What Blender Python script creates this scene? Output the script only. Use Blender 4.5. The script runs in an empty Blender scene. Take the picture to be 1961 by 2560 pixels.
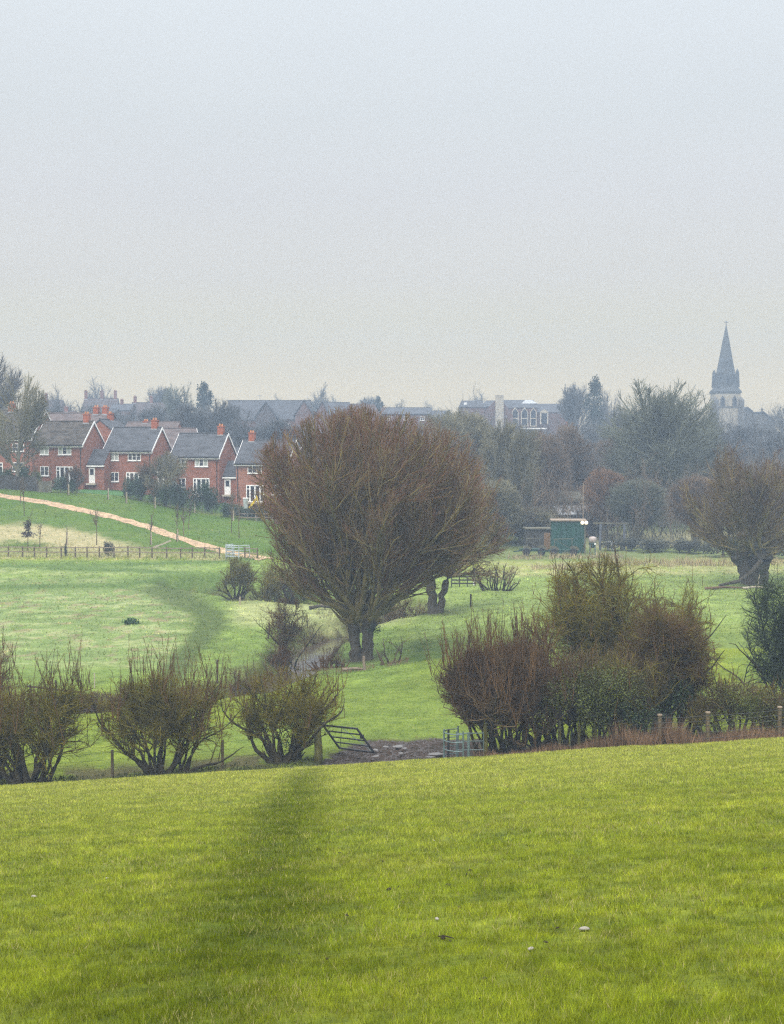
EXPOSURE = 0.36
import bpy, math, random
import numpy as np
from mathutils import Vector, Matrix
sc = bpy.context.scene
COL = sc.collection
R = math.radians
# ---------------------------------------------------------------- camera model
FPX, CX, CY, HZ = 3700.0, 980.5, 1280.0, 1110.0
PITCH = math.atan((CY - HZ) / FPX)
cp, sp_ = math.cos(PITCH), math.sin(PITCH)
def ray(u, v):
    X = (u - CX) / FPX; Y = -(v - CY) / FPX
    y = cp + Y * sp_; z = Y * cp - sp_
    return X / y, z / y                       # x and z per metre of depth
def P(u, v, y):
    a, b = ray(u, v)
    return Vector((a * y, y, b * y))
cam = bpy.data.cameras.new('camera'); camo = bpy.data.objects.new('camera', cam); COL.objects.link(camo)
cam.sensor_fit = 'VERTICAL'; cam.sensor_height = 36.0; cam.lens = 36.0 * FPX / 2560.0
cam.clip_start = 0.1; cam.clip_end = 6000
camo.location = (0, 0, 0); camo.rotation_euler = (R(90) - PITCH, 0, 0)
sc.camera = camo
# ---------------------------------------------------------------- noise
def _h(ix, iy, s):
    n = (ix.astype(np.int64) * 374761393 + iy.astype(np.int64) * 668265263 + s * 974634777) & 0x7fffffff
    n = ((n ^ (n >> 13)) * 1274126177) & 0x7fffffff
    return ((n ^ (n >> 16)) & 0xffff) / 65535.0
def vn(x, y, s=0):
    x = np.asarray(x, float); y = np.asarray(y, float)
    x0 = np.floor(x); y0 = np.floor(y); fx = x - x0; fy = y - y0
    fx = fx * fx * (3 - 2 * fx); fy = fy * fy * (3 - 2 * fy)
    a = _h(x0, y0, s); b = _h(x0 + 1, y0, s); c = _h(x0, y0 + 1, s); d = _h(x0 + 1, y0 + 1, s)
    return (a * (1 - fx) + b * fx) * (1 - fy) + (c * (1 - fx) + d * fx) * fy
def fbm(x, y, s=0, o=3):
    t = 0; a = .5
    for i in range(o):
        t = t + a * vn(x * 2**i, y * 2**i, s + 17 * i); a *= .5
    return t / (1 - .5**o)
def sst(x, a, b):
    t = np.clip((np.asarray(x, float) - a) / (b - a), 0, 1); return t * t * (3 - 2 * t)
# ---------------------------------------------------------------- terrain
US = [-700, 0, 300, 490, 700, 900, 1100, 1300, 1500, 1961, 2700]
ROWS = {
 62:  [2010, 1948, 1932, 1915, 1895, 1884, 1880, 1868, 1852, 1832, 1800],
 75:  [1805, 1795, 1792, 1790, 1780, 1762, 1755, 1745, 1740, 1735, 1725],
 86:  [1718, 1715, 1712, 1710, 1702, 1684, 1652, 1640, 1640, 1640, 1640],
 89:  [1696, 1694, 1693, 1692, 1692, 1684, 1650, 1628, 1624, 1622, 1620],
 95:  [1662, 1660, 1657, 1655, 1655, 1657, 1618, 1600, 1600, 1600, 1600],
 115: [1550, 1548, 1545, 1541, 1550, 1553, 1540, 1518, 1514, 1510, 1510],
 130: [1492, 1490, 1490, 1489, 1490, 1490, 1476, 1470, 1466, 1465, 1465],
 143: [1424, 1424, 1424, 1424, 1426, 1432, 1434, 1436, 1434, 1430, 1430],
 150: [1390, 1391, 1391, 1392, 1396, 1402, 1410, 1415, 1412, 1410, 1410],
 165: [1290, 1302, 1326, 1340, 1352, 1364, 1380, 1388, 1386, 1384, 1384],
 180: [1205, 1222, 1242, 1288, 1310, 1332, 1356, 1368, 1362, 1360, 1360],
 197: [1190, 1206, 1214, 1230, 1252, 1280, 1312, 1336, 1336, 1332, 1330],
 230: [1165, 1178, 1186, 1194, 1210, 1228, 1250, 1272, 1276, 1272, 1270],
 300: [1120, 1130, 1134, 1138, 1142, 1150, 1160, 1170, 1172, 1166, 1160],
 400: [1088, 1092, 1094, 1095, 1096, 1098, 1100, 1102, 1104, 1100, 1095],
 500: [1082, 1084, 1085, 1085, 1085, 1086, 1087, 1088, 1088, 1086, 1084],
 700: [1084, 1085, 1086, 1086, 1086, 1087, 1088, 1088, 1088, 1086, 1084],
 3000:[1100] * 11 }
_ys = np.array(sorted(ROWS)); _ug = np.linspace(-700, 2700, 171)
_zr = np.stack([-(np.interp(_ug, US, ROWS[int(y)]) - HZ) / FPX * y for y in _ys])
_yg = np.concatenate([np.arange(62, 220, 1.0), np.arange(220, 720, 5.0), np.arange(720, 3001, 60.0)])
_zg = np.stack([np.interp(_yg, _ys, _zr[:, i]) for i in range(len(_ug))], 1)
for _ in range(3):
    _zg[:, 1:-1] = _zg[:, 1:-1] * .5 + .25 * (_zg[:, 2:] + _zg[:, :-2])
for _ in range(2):
    k = slice(32, len(_yg) - 1)                               # leave the crest of the bench sharp
    _zg[k] = _zg[k] * .5 + .25 * (_zg[33:] + _zg[31:-2])
def _table(x, y):
    yy = np.clip(y, 62, 2999.9); u = np.clip(CX + FPX * x / yy, -699, 2699)
    fi = (u + 700) / 20.0; i = fi.astype(int); fx = fi - i
    j = np.clip(np.searchsorted(_yg, yy, 'right') - 1, 0, len(_yg) - 2); fy = (yy - _yg[j]) / (_yg[j + 1] - _yg[j])
    a = _zg[j, i] * (1 - fx) + _zg[j, i + 1] * fx; b = _zg[j + 1, i] * (1 - fx) + _zg[j + 1, i + 1] * fx
    return a * (1 - fy) + b * fy
def _plane(x, y):
    return -1.7 - .187 * np.maximum(y, -15) + .0627 * np.clip(x, -60, 60)
def pdist(x, y, pts):
    d = np.full(np.shape(x), 1e9)
    for (ax, ay), (bx, by) in zip(pts[:-1], pts[1:]):
        dx, dy = bx - ax, by - ay
        t = np.clip(((x - ax) * dx + (y - ay) * dy) / (dx * dx + dy * dy), 0, 1)
        d = np.minimum(d, np.hypot(x - ax - t * dx, y - ay - t * dy))
    return d
def ux(u, y): return (u - CX) / FPX * y
STREAM = [(ux(u, y), y) for u, y in [(470, 137), (600, 131.5), (700, 129), (800, 127), (900, 125.5), (990, 123.5), (1030, 121), (1000, 118.5), (930, 116), (865, 112.5), (818, 109.5), (788, 106.5), (770, 102),
          (748, 96), (700, 90), (600, 84), (420, 80), (150, 78), (-200, 77), (-600, 76)]]
def zt(x, y, fine=True):
    x = np.asarray(x, float); y = np.asarray(y, float)
    w = sst(y, 57.0, 62.0)
    z = _plane(x, np.minimum(y, 62)) * (1 - w) + _table(x, np.maximum(y, 62)) * w
    d = pdist(x, y, STREAM)
    dd = d + 1.0 * (vn(x * .7, y * .7, 5) - .5)
    zc = np.where(dd < 1.05, -15.65, -15.65 + (dd - 1.05) * 1.15)
    z = np.where(dd < 4, np.minimum(z, zc), z)
    if fine:
        z = z + .10 * (fbm(x * .25, y * .25, 3) - .5) * sst(y, 20, 60)
        tus = sst(y, 98, 106) * (1 - sst(y, 168, 180)) * sst(d, 2.5, 4)
        z = z + tus * .16 * (fbm(x * 1.1, y * .55, 9, 2) - .5)
        z = z + .03 * (vn(x * 1.3, y * 1.3, 4) - .5)
    return z
def zs(x, y): return float(zt(np.array([x]), np.array([y]))[0])
_march = np.concatenate([np.arange(4, 220, .2), np.arange(220, 700, 2.0)])
def G(u, v):
    a, b = ray(u, v)
    h = b * _march - zt(a * _march, _march)
    i = int(np.argmax(h < 0)) if (h < 0).any() else len(_march) - 1
    y = _march[i]
    if i:
        t = h[i - 1] / (h[i - 1] - h[i] + 1e-9); y = _march[i - 1] + t * (_march[i] - _march[i - 1])
    return Vector((a * y, y, b * y))
def at(u, y, dz=0.0):
    x = ux(u, y); return Vector((x, y, zs(x, y) + dz))
# ---------------------------------------------------------------- objects
def link(o, parent=None):
    COL.objects.link(o)
    if parent is not None: o.parent = parent
    return o
def tag(o, label=None, cat=None, group=None, kind=None):
    if label: o['label'] = label
    if cat: o['category'] = cat
    if group: o['group'] = group
    if kind: o['kind'] = kind
    return o
def thing(name, label, cat, loc, rz=0.0, group=None):
    o = bpy.data.objects.new(name, None); COL.objects.link(o)
    o.location = loc; o.rotation_euler = (0, 0, rz); o.empty_display_size = .2
    return tag(o, label, cat, group)
def npmesh(name, V, F, mats, mi=None, smooth=False, attrs=None):
    V = np.asarray(V, np.float32); F = np.asarray(F, np.int32); n, k = F.shape
    me = bpy.data.meshes.new(name)
    me.vertices.add(len(V)); me.vertices.foreach_set('co', V.ravel())
    me.loops.add(n * k); me.loops.foreach_set('vertex_index', F.ravel())
    me.polygons.add(n); me.polygons.foreach_set('loop_start', np.arange(0, n * k, k, dtype=np.int32))
    me.polygons.foreach_set('loop_total', np.full(n, k, np.int32))
    if mi is not None: me.polygons.foreach_set('material_index', np.asarray(mi, np.int32))
    me.polygons.foreach_set('use_smooth', np.full(n, bool(smooth)))
    for m in (mats if isinstance(mats, (list, tuple)) else [mats]): me.materials.append(m)
    for an, av in (attrs or {}).items():
        av = np.asarray(av, np.float32)
        if av.ndim == 1:
            a = me.attributes.new(an, 'FLOAT', 'POINT'); a.data.foreach_set('value', av)
        else:
            a = me.attributes.new(an, 'FLOAT_COLOR', 'POINT')
            a.data.foreach_set('color', np.concatenate([av, np.ones((len(av), 1), np.float32)], 1).ravel())
    me.update(); me.validate()
    return me
def mobj(name, me, parent=None, loc=None):
    o = bpy.data.objects.new(name, me); link(o, parent)
    if loc is not None: o.location = loc
    return o
class MB:
    def __init__(s): s.v = []; s.f = []; s.m = []
    def add(s, vs, fs, m=0):
        b = len(s.v); s.v += [tuple(p) for p in vs]
        for f in fs: s.f.append([b + i for i in f]); s.m.append(m)
    def box(s, x0, x1, y0, y1, z0, z1, m=0):
        s.add([(x0,y0,z0),(x1,y0,z0),(x1,y1,z0),(x0,y1,z0),(x0,y0,z1),(x1,y0,z1),(x1,y1,z1),(x0,y1,z1)],
              [(3,2,1,0),(4,5,6,7),(0,1,5,4),(1,2,6,5),(2,3,7,6),(3,0,4,7)], m)
    def obox(s, p, q, w, h, m=0, up=(0, 0, 1)):               # bar from p to q
        p = Vector(p); q = Vector(q); d = (q - p).normalized(); up = Vector(up)
        if abs(d.dot(up)) > .98: up = Vector((0, 1, 0))
        a = d.cross(up).normalized() * w / 2; b = a.cross(d).normalized() * h / 2
        s.add([p-a-b, p+a-b, p+a+b, p-a+b, q-a-b, q+a-b, q+a+b, q-a+b],
              [(0,1,2,3),(7,6,5,4),(4,5,1,0),(5,6,2,1),(6,7,3,2),(7,4,0,3)], m)
    def tube(s, pts, r, n=6, m=0, cap=True):
        pts = [Vector(p) for p in pts]; rs = r if isinstance(r, (list, tuple)) else [r] * len(pts)
        rings = []
        for i, p in enumerate(pts):
            d = (pts[min(i + 1, len(pts) - 1)] - pts[max(i - 1, 0)]).normalized()
            ref = Vector((0, 0, 1)) if abs(d.z) < .9 else Vector((1, 0, 0))
            a = d.cross(ref).normalized(); b = d.cross(a)
            rings.append([p + (a * math.cos(2*math.pi*k/n) + b * math.sin(2*math.pi*k/n)) * rs[i] for k in range(n)])
        vs = [p for rg in rings for p in rg]; fs = []
        for i in range(len(pts) - 1):
            for k in range(n):
                fs.append((i*n+k, (i+1)*n+k, (i+1)*n+(k+1) % n, i*n+(k+1) % n))
        if cap: fs += [tuple(range(n)), tuple(reversed(range((len(pts)-1)*n, len(pts)*n)))]
        s.add(vs, fs, m)
    def prism(s, poly, y0, y1, m=0):                          # polygon in xz, extruded along y
        n = len(poly)
        s.add([(x, y0, z) for x, z in poly] + [(x, y1, z) for x, z in poly],
              [tuple(range(n)), tuple(reversed(range(n, 2*n)))] + [(i, i+n, (i+1) % n + n, (i+1) % n) for i in range(n)], m)
    def prismx(s, poly, x0, x1, m=0):                         # polygon in yz, extruded along x
        n = len(poly)
        s.add([(x0, y, z) for y, z in poly] + [(x1, y, z) for y, z in poly],
              [tuple(reversed(range(n))), tuple(range(n, 2*n))] + [(i, (i+1) % n, (i+1) % n + n, i+n) for i in range(n)], m)
    def build(s, name, mats, parent=None, smooth=False, loc=None):
        me = bpy.data.meshes.new(name); me.from_pydata(s.v, [], s.f)
        for m in (mats if isinstance(mats, (list, tuple)) else [mats]): me.materials.append(m)
        me.polygons.foreach_set('material_index', s.m)
        me.polygons.foreach_set('use_smooth', [bool(smooth)] * len(s.f)); me.update()
        return mobj(name, me, parent, loc)
def dup(root, loc, rz=None, scale=None, label=None, group=None):
    r = root.copy(); COL.objects.link(r); r.location = loc
    if rz is not None: r.rotation_euler = (0, 0, rz)
    if scale is not None: r.scale = scale
    if label: r['label'] = label
    if group: r['group'] = group
    for ch in list(root.children):
        c = ch.copy(); COL.objects.link(c); c.parent = r
        for g in list(ch.children):
            d = g.copy(); COL.objects.link(d); d.parent = c
    return r
# ---------------------------------------------------------------- materials
def lin(r, g, b):
    f = lambda c: ((c / 255 + .055) / 1.055) ** 2.4 if c > 10 else c / 255 / 12.92
    return (f(r), f(g), f(b))
def mat(name, col, rough=.85, var=.25, scale=3.0, spec=.25, col2=None, bump=0.0, bscale=20.0, stretch=(1, 1, 1), metal=0.0, thr=(.35, .65), attr=None, transl=0.0, obj=False):
    m = bpy.data.materials.new(name); m.use_nodes = True; nt = m.node_tree; N = nt.nodes; L = nt.links
    b = N['Principled BSDF']; b.inputs['Roughness'].default_value = rough; b.inputs['Metallic'].default_value = metal
    b.inputs['Specular IOR Level'].default_value = spec
    tc = N.new('ShaderNodeTexCoord'); mp = N.new('ShaderNodeMapping'); mp.inputs['Scale'].default_value = stretch
    if obj: L.new(tc.outputs['Object'], mp.inputs['Vector'])
    else:
        ge = N.new('ShaderNodeNewGeometry'); L.new(ge.outputs['Position'], mp.inputs['Vector'])
    nz = N.new('ShaderNodeTexNoise'); nz.inputs['Scale'].default_value = scale; nz.inputs['Detail'].default_value = 5
    L.new(mp.outputs['Vector'], nz.inputs['Vector'])
    mr = N.new('ShaderNodeMapRange'); mr.inputs['From Min'].default_value = thr[0]; mr.inputs['From Max'].default_value = thr[1]
    L.new(nz.outputs['Fac'], mr.inputs['Value'])
    mx = N.new('ShaderNodeMix'); mx.data_type = 'RGBA'
    if col2 is None:
        c1 = [c * (1 - var) for c in col]; c2 = [c * (1 + var) for c in col]
    else: c1, c2 = col, col2
    mx.inputs['A'].default_value = (*c1, 1); mx.inputs['B'].default_value = (*c2, 1)
    L.new(mr.outputs['Result'], mx.inputs['Factor'])
    out = mx.outputs['Result']
    if attr:
        at_ = N.new('ShaderNodeAttribute'); at_.attribute_name = attr
        m2 = N.new('ShaderNodeMix'); m2.data_type = 'RGBA'; m2.blend_type = 'MULTIPLY'; m2.inputs['Factor'].default_value = 1
        mr2 = N.new('ShaderNodeMapRange'); mr2.inputs['To Min'].default_value = .55; mr2.inputs['To Max'].default_value = 1.45
        L.new(at_.outputs['Fac'], mr2.inputs['Value'])
        L.new(out, m2.inputs['A']); L.new(mr2.outputs['Result'], m2.inputs['B']); out = m2.outputs['Result']
    L.new(out, b.inputs['Base Color'])
    if bump:
        n2 = N.new('ShaderNodeTexNoise'); n2.inputs['Scale'].default_value = bscale; n2.inputs['Detail'].default_value = 4
        L.new(mp.outputs['Vector'], n2.inputs['Vector'])
        bp = N.new('ShaderNodeBump'); bp.inputs['Strength'].default_value = bump; bp.inputs['Distance'].default_value = .05
        L.new(n2.outputs['Fac'], bp.inputs['Height']); L.new(bp.outputs['Normal'], b.inputs['Normal'])
    if transl:
        b.inputs['Transmission Weight'].default_value = 0
        tr = N.new('ShaderNodeBsdfTranslucent'); L.new(out, tr.inputs['Color'])
        ms = N.new('ShaderNodeMixShader'); ms.inputs['Fac'].default_value = transl
        L.new(b.outputs['BSDF'], ms.inputs[1]); L.new(tr.outputs['BSDF'], ms.inputs[2])
        L.new(ms.outputs['Shader'], N['Material Output'].inputs['Surface'])
    return m
rng = np.random.default_rng(7)
# ---------------------------------------------------------------- sky, sun, air
w = bpy.data.worlds.new('World'); sc.world = w; w.use_nodes = True
nt = w.node_tree; N = nt.nodes; L = nt.links
N.clear()
SUN_EL, SUN_AZ = 48.0, 200.0
wo = N.new('ShaderNodeOutputWorld')
sky = N.new('ShaderNodeTexSky'); sky.sky_type = 'NISHITA'; sky.sun_disc = False
sky.sun_elevation = R(SUN_EL); sky.sun_rotation = R(SUN_AZ); sky.dust_density = 6.0; sky.air_density = 1.0; sky.ozone_density = 1.0
bg1 = N.new('ShaderNodeBackground'); bg1.inputs['Strength'].default_value = .05
L.new(sky.outputs['Color'], bg1.inputs['Color'])
tc = N.new('ShaderNodeTexCoord'); sx = N.new('ShaderNodeSeparateXYZ'); L.new(tc.outputs['Generated'], sx.inputs['Vector'])
rp = N.new('ShaderNodeValToRGB'); L.new(sx.outputs['Z'], rp.inputs['Fac'])
SKYSTOPS = [(0.0, (0.1916, 0.1598, 0.1019)), (0.0351, (0.1916, 0.1598, 0.1019)), (0.0567, (0.167, 0.141, 0.0942)), (0.0835, (0.1467, 0.1279, 0.0902)), (0.1101, (0.1325, 0.1183, 0.0983)), (0.1627, (0.1253, 0.1158, 0.1047)), (0.2139, (0.1231, 0.1194, 0.1094)), (0.2826, (0.1348, 0.1345, 0.1268)), (0.33, (0.15, 0.152, 0.15)), (0.46, (0.3, 0.31, 0.32)), (0.75, (0.66, 0.67, 0.68)), (1.0, (0.8, 0.8, 0.8))]
el = rp.color_ramp.elements
while len(el) > 1: el.remove(el[-1])
el[0].position = SKYSTOPS[0][0]; el[0].color = (*SKYSTOPS[0][1], 1)
for p_, c_ in SKYSTOPS[1:]:
    e = el.new(p_); e.color = (*c_, 1)
nz = N.new('ShaderNodeTexNoise'); nz.inputs['Scale'].default_value = 4.0; nz.inputs['Detail'].default_value = 5
mpw = N.new('ShaderNodeMapping'); mpw.inputs['Scale'].default_value = (1, 1, 3.0); L.new(tc.outputs['Generated'], mpw.inputs['Vector']); L.new(mpw.outputs['Vector'], nz.inputs['Vector'])
mrw = N.new('ShaderNodeMapRange'); mrw.inputs['To Min'].default_value = .945; mrw.inputs['To Max'].default_value = 1.055; L.new(nz.outputs['Fac'], mrw.inputs['Value'])
mw = N.new('ShaderNodeMix'); mw.data_type = 'RGBA'; mw.blend_type = 'MULTIPLY'; mw.inputs['Factor'].default_value = 1
L.new(rp.outputs['Color'], mw.inputs['A']); L.new(mrw.outputs['Result'], mw.inputs['B'])
bg2 = N.new('ShaderNodeBackground'); bg2.inputs['Strength'].default_value = 4.0
L.new(mw.outputs['Result'], bg2.inputs['Color'])
ad = N.new('ShaderNodeAddShader'); L.new(bg1.outputs['Background'], ad.inputs[0]); L.new(bg2.outputs['Background'], ad.inputs[1])
L.new(ad.outputs['Shader'], wo.inputs['Surface'])
sl = bpy.data.lights.new('sun', 'SUN'); sl.energy = 1.2; sl.angle = R(40); sl.color = (1.0, .965, .91)
so = bpy.data.objects.new('sun', sl); COL.objects.link(so)
a_ = R(SUN_AZ); e_ = R(SUN_EL)                                # direction towards the sun
sv = Vector((math.sin(a_) * math.cos(e_), math.cos(a_) * math.cos(e_), math.sin(e_)))
so.rotation_euler = sv.to_track_quat('Z', 'Y').to_euler(); so.location = (0, 0, 60)
sc.view_settings.view_transform = 'Standard'; sc.view_settings.look = 'None'; sc.view_settings.exposure = EXPOSURE if 'EXPOSURE' in globals() else 0.0
sc.view_settings.gamma = 1.0
HAZE_D = .00138
hb = MB(); hb.box(-560, 560, -40, 560, -18.5, 40.5)
hm = bpy.data.materials.new('haze_air'); hm.use_nodes = True; hn = hm.node_tree
for n in list(hn.nodes):
    if n.type == 'BSDF_PRINCIPLED': hn.nodes.remove(n)
pv = hn.nodes.new('ShaderNodeVolumePrincipled'); pv.inputs['Color'].default_value = (.42, .54, .68, 1); pv.inputs['Density'].default_value = HAZE_D
pv.inputs['Anisotropy'].default_value = .2
hn.links.new(pv.outputs['Volume'], hn.nodes['Material Output'].inputs['Volume'])
hz_ = hb.build('haze', hm); tag(hz_, 'thin grey blue winter haze over the whole valley', None, None, 'stuff')
sc.cycles.use_denoising = False; sc.cycles.use_adaptive_sampling = False; sc.cycles.filter_width = 1.3; sc.cycles.max_bounces = 4; sc.cycles.diffuse_bounces = 2; sc.cycles.glossy_bounces = 2
sc.cycles.transparent_max_bounces = 6; sc.cycles.volume_bounces = 0; sc.cycles.sample_clamp_indirect = 4
# ---------------------------------------------------------------- what grows where
def wl(*uv):
    return [tuple(G(u, v)[:2]) for u, v in uv]
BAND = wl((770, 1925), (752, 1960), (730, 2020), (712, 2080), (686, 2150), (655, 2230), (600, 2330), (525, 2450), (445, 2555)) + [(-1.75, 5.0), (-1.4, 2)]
LANES = [wl((-80, 1416), (150, 1414), (350, 1410), (520, 1405), (640, 1398)), wl((140, 1421), (330, 1425), (480, 1436), (600, 1446)),
         wl((-80, 1470), (100, 1466), (300, 1464), (430, 1466), (530, 1468))]
WORN = wl((405, 1470), (440, 1490), (480, 1513), (512, 1530), (530, 1548), (524, 1572), (500, 1598), (470, 1630), (440, 1670), (415, 1705), (400, 1740))
MUD = [(ux(u, y), y, r) for u, y, r in [(735, 58.4, .45), (790, 58.5, .7), (850, 58.9, 1.1), (905, 59.6, 1.75), (950, 60.6, 2.2), (1000, 61.3, 2.7), (1050, 61.3, 2.8), (1095, 61.3, 2.6), (1120, 61.4, 2.0), (985, 63.2, 1.5), (1060, 63.6, 1.5)]]
DRY = wl((-80, 1345), (60, 1330), (140, 1340), (230, 1362), (300, 1380))
def mudmask(x, y):
    m = np.full(np.shape(x), -9.0); n = (fbm(x * .9, y * .9, 31) - .5) * 1.5
    for mx_, my_, r in MUD:
        m = np.maximum(m, r - np.hypot(x - mx_, (y - my_) * .85))
    return sst(m + n, -.1, .35)
def mixc(c, d, w_): return c * (1 - w_[..., None]) + np.array(d) * w_[..., None]
def zonecol(x, y):
    x = np.asarray(x, float); y = np.asarray(y, float)
    u = CX + FPX * x / np.maximum(y, 4)
    n1 = fbm(x * .35, y * .35, 41); n2 = fbm(x * 1.7, y * .9, 43); n3 = fbm(x * .09, y * .06, 44)
    c = np.zeros(np.shape(x) + (3,)) + np.array([.158, .196, .024])
    c = mixc(c, [.186, .212, .042], sst(n1, .45, .75) * .4)
    c = mixc(c, [.125, .170, .018], sst(n2, .5, .8) * .55)
    near = 1 - sst(y, 56, 60)
    edge = sst(y, 44, 57) * near
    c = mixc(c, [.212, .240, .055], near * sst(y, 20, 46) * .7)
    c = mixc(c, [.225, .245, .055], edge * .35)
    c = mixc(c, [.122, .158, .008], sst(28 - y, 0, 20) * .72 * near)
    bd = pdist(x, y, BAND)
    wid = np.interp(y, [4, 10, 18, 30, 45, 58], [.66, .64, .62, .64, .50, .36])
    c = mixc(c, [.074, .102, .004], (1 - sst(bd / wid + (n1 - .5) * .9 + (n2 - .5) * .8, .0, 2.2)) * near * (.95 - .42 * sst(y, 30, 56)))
    n6 = vn(x * 2.4, y * 2.6, 61); n7 = vn(x * 7.0, y * 6.5, 62); n8 = vn(x * .8, y * 1.6, 63)
    c = c * (1 + near * (.22 * (n6 - .5) + .42 * (n7 - .5) + .12 * (n8 - .5) + .46 * (vn(x * 15, y * 13, 64) - .5)))[..., None]
    # the bench beyond the gate
    bench = sst(y, 58, 62) * (1 - sst(y, 88.2, 89.4))
    c = mixc(c, [.115, .152, .009], bench * .92)
    c = mixc(c, [.095, .14, .026], bench * sst(n3, .52, .66) * .75)
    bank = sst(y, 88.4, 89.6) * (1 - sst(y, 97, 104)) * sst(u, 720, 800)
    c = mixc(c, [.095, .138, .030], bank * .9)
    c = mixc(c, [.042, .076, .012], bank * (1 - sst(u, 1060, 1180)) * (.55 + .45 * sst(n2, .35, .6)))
    past = sst(y, 97, 104) * (1 - sst(y, 142, 150)) * sst(u, 960, 1060)
    c = mixc(c, [.135, .188, .052], past * .9)
    c = mixc(c, [.215, .22, .10], sst(y, 138, 143) * (1 - sst(y, 153, 158)) * sst(u, 1120, 1250) * (.35 + .6 * sst(n2, .4, .6)))
    c = mixc(c, [.105, .15, .045], past * (1 - sst(np.abs(y - 118 - 4 * (n3 - .5)), .4, 1.8)) * .5)
    # tussocky meadow on the far side of the stream
    lm = sst(y, 76, 90) * (1 - sst(y, 146, 150)) * (1 - sst(u, 960, 1060))
    c = mixc(c, [.108, .165, .036], lm * .9)
    pale = lm * sst(y, 90, 97) * (1 - sst(y, 137, 140)) * (1 - sst(u + 60 * (n1 - .5), 420, 520))
    c = mixc(c, [.132, .186, .062], pale * .95)
    c = mixc(c, [.21, .25, .105], lm * sst(y, 139, 141) * (1 - sst(y, 144.5, 146)) * (.3 + .6 * sst(n2, .4, .6)) * (1 - sst(u, 420, 560)))
    c = mixc(c, [.235, .255, .12], lm * sst(u, 540, 620) * sst(y, 108, 114) * (1 - sst(y, 124, 130)) * .8)
    c = mixc(c, [.17, .155, .085], pale * sst(fbm(x * 1.5, y * .8, 47), .60, .72) * .9)
    n4 = vn(x * 1.1, y * .8, 48); n5 = fbm(x * .5, y * .9, 49)
    c = c * (1 + (.34 * (n4 - .5) + .42 * (n5 - .5)) * (lm + past + bench * .7))[..., None]
    c = mixc(c, [.235, .245, .13], pale * sst(n5 + .25 * (n4 - .5), .52, .68) * .5)
    wd = pdist(x, y, WORN)
    ww = np.interp(y, [85, 100, 116, 122, 130, 140], [.9, .95, 1.4, 1.8, 2.1, 2.8]) * (.7 + .6 * n2)
    c = mixc(c, [.054, .080, .018], (1 - sst(wd / ww, .4, 1.6)) * .95)
    for ln, s in zip(LANES, (1.0, 1.1, 1.3)):
        d = pdist(x, y, ln)
        c = mixc(c, [.036, .074, .014], (1 - sst(d / s, .35, 1.3)) * .95)
        c = mixc(c, [.085, .135, .030], (1 - sst(d / s, 1.0, 3.0)) * .6)
    # slope below the gardens
    slope = sst(y, 148.5, 151) * (1 - sst(y, 180, 183)) * (1 - sst(u, 820, 1000))
    c = mixc(c, [.048, .098, .006], slope * .93)
    c = mixc(c, [.078, .115, .014], slope * sst(n1, .45, .7) * .5)
    dd = pdist(x, y, DRY)
    c = mixc(c, [.28, .25, .145], slope * (1 - sst(dd + 3.5 * (n2 - .5), 2.0, 5.5)) * (1 - sst(u, 260, 420)) * .92)
    c = mixc(c, [.20, .20, .09], slope * (1 - sst(y, 152.5, 154.5)) * (1 - sst(u, 600, 720)) * .7)
    c = mixc(c, [.24, .225, .115], sst(y, 147.8, 148.4) * (1 - sst(y, 150.2, 151)) * (1 - sst(u, 500, 640)) * sst(n2, .42, .58) * .8)
    far = sst(y, 181, 184) * (1 - sst(u, 900, 1100))
    c = mixc(c, [.045, .085, .022], far)
    wood = sst(y, 152, 160) * sst(u, 1000, 1150)
    c = mixc(c, [.085, .11, .045], wood * .8)
    c = mixc(c, [.22, .20, .12], sst(y, 172, 178) * (1 - sst(y, 196, 204)) * sst(u, 1440, 1500) * (.5 + .5 * n2))
    c = mixc(c, [.07, .075, .045], sst(y, 200, 225))
    sd = pdist(x, y, STREAM)
    c = mixc(c, [.085, .085, .030], (1 - sst(sd + 2.2 * (n2 - .5), 1.6, 3.2)) * .75)
    c = mixc(c, [.028, .024, .014], (1 - sst(sd + 1.4 * (n2 - .5), .9, 1.9)) * .9)
    c = mixc(c, [.040, .030, .025], mudmask(x, y))
    c = mixc(c, [.045, .055, .018], (1 - sst(np.hypot(x - ux(900, 95), y - 95), .8, 2.6)) * .7)  # contact shade at the foot of the huge willow, painted into the ground colour
    for uu, yy, rr_ in ((1095, 116, 2.6), (1893, 131, 3.4), (1990, 136, 2.6), (592, 127, 1.6), (668, 128, 1.6)):  # painted contact shade under the other willows and the two olive bushes
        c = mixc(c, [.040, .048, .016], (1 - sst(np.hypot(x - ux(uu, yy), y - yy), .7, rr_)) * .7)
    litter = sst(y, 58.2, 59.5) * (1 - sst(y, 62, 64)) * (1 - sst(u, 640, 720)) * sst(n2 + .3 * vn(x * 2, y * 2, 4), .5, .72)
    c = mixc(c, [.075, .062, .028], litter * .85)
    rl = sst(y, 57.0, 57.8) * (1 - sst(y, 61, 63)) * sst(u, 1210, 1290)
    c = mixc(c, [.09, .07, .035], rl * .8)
    return np.clip(c, .003, .6)
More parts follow.
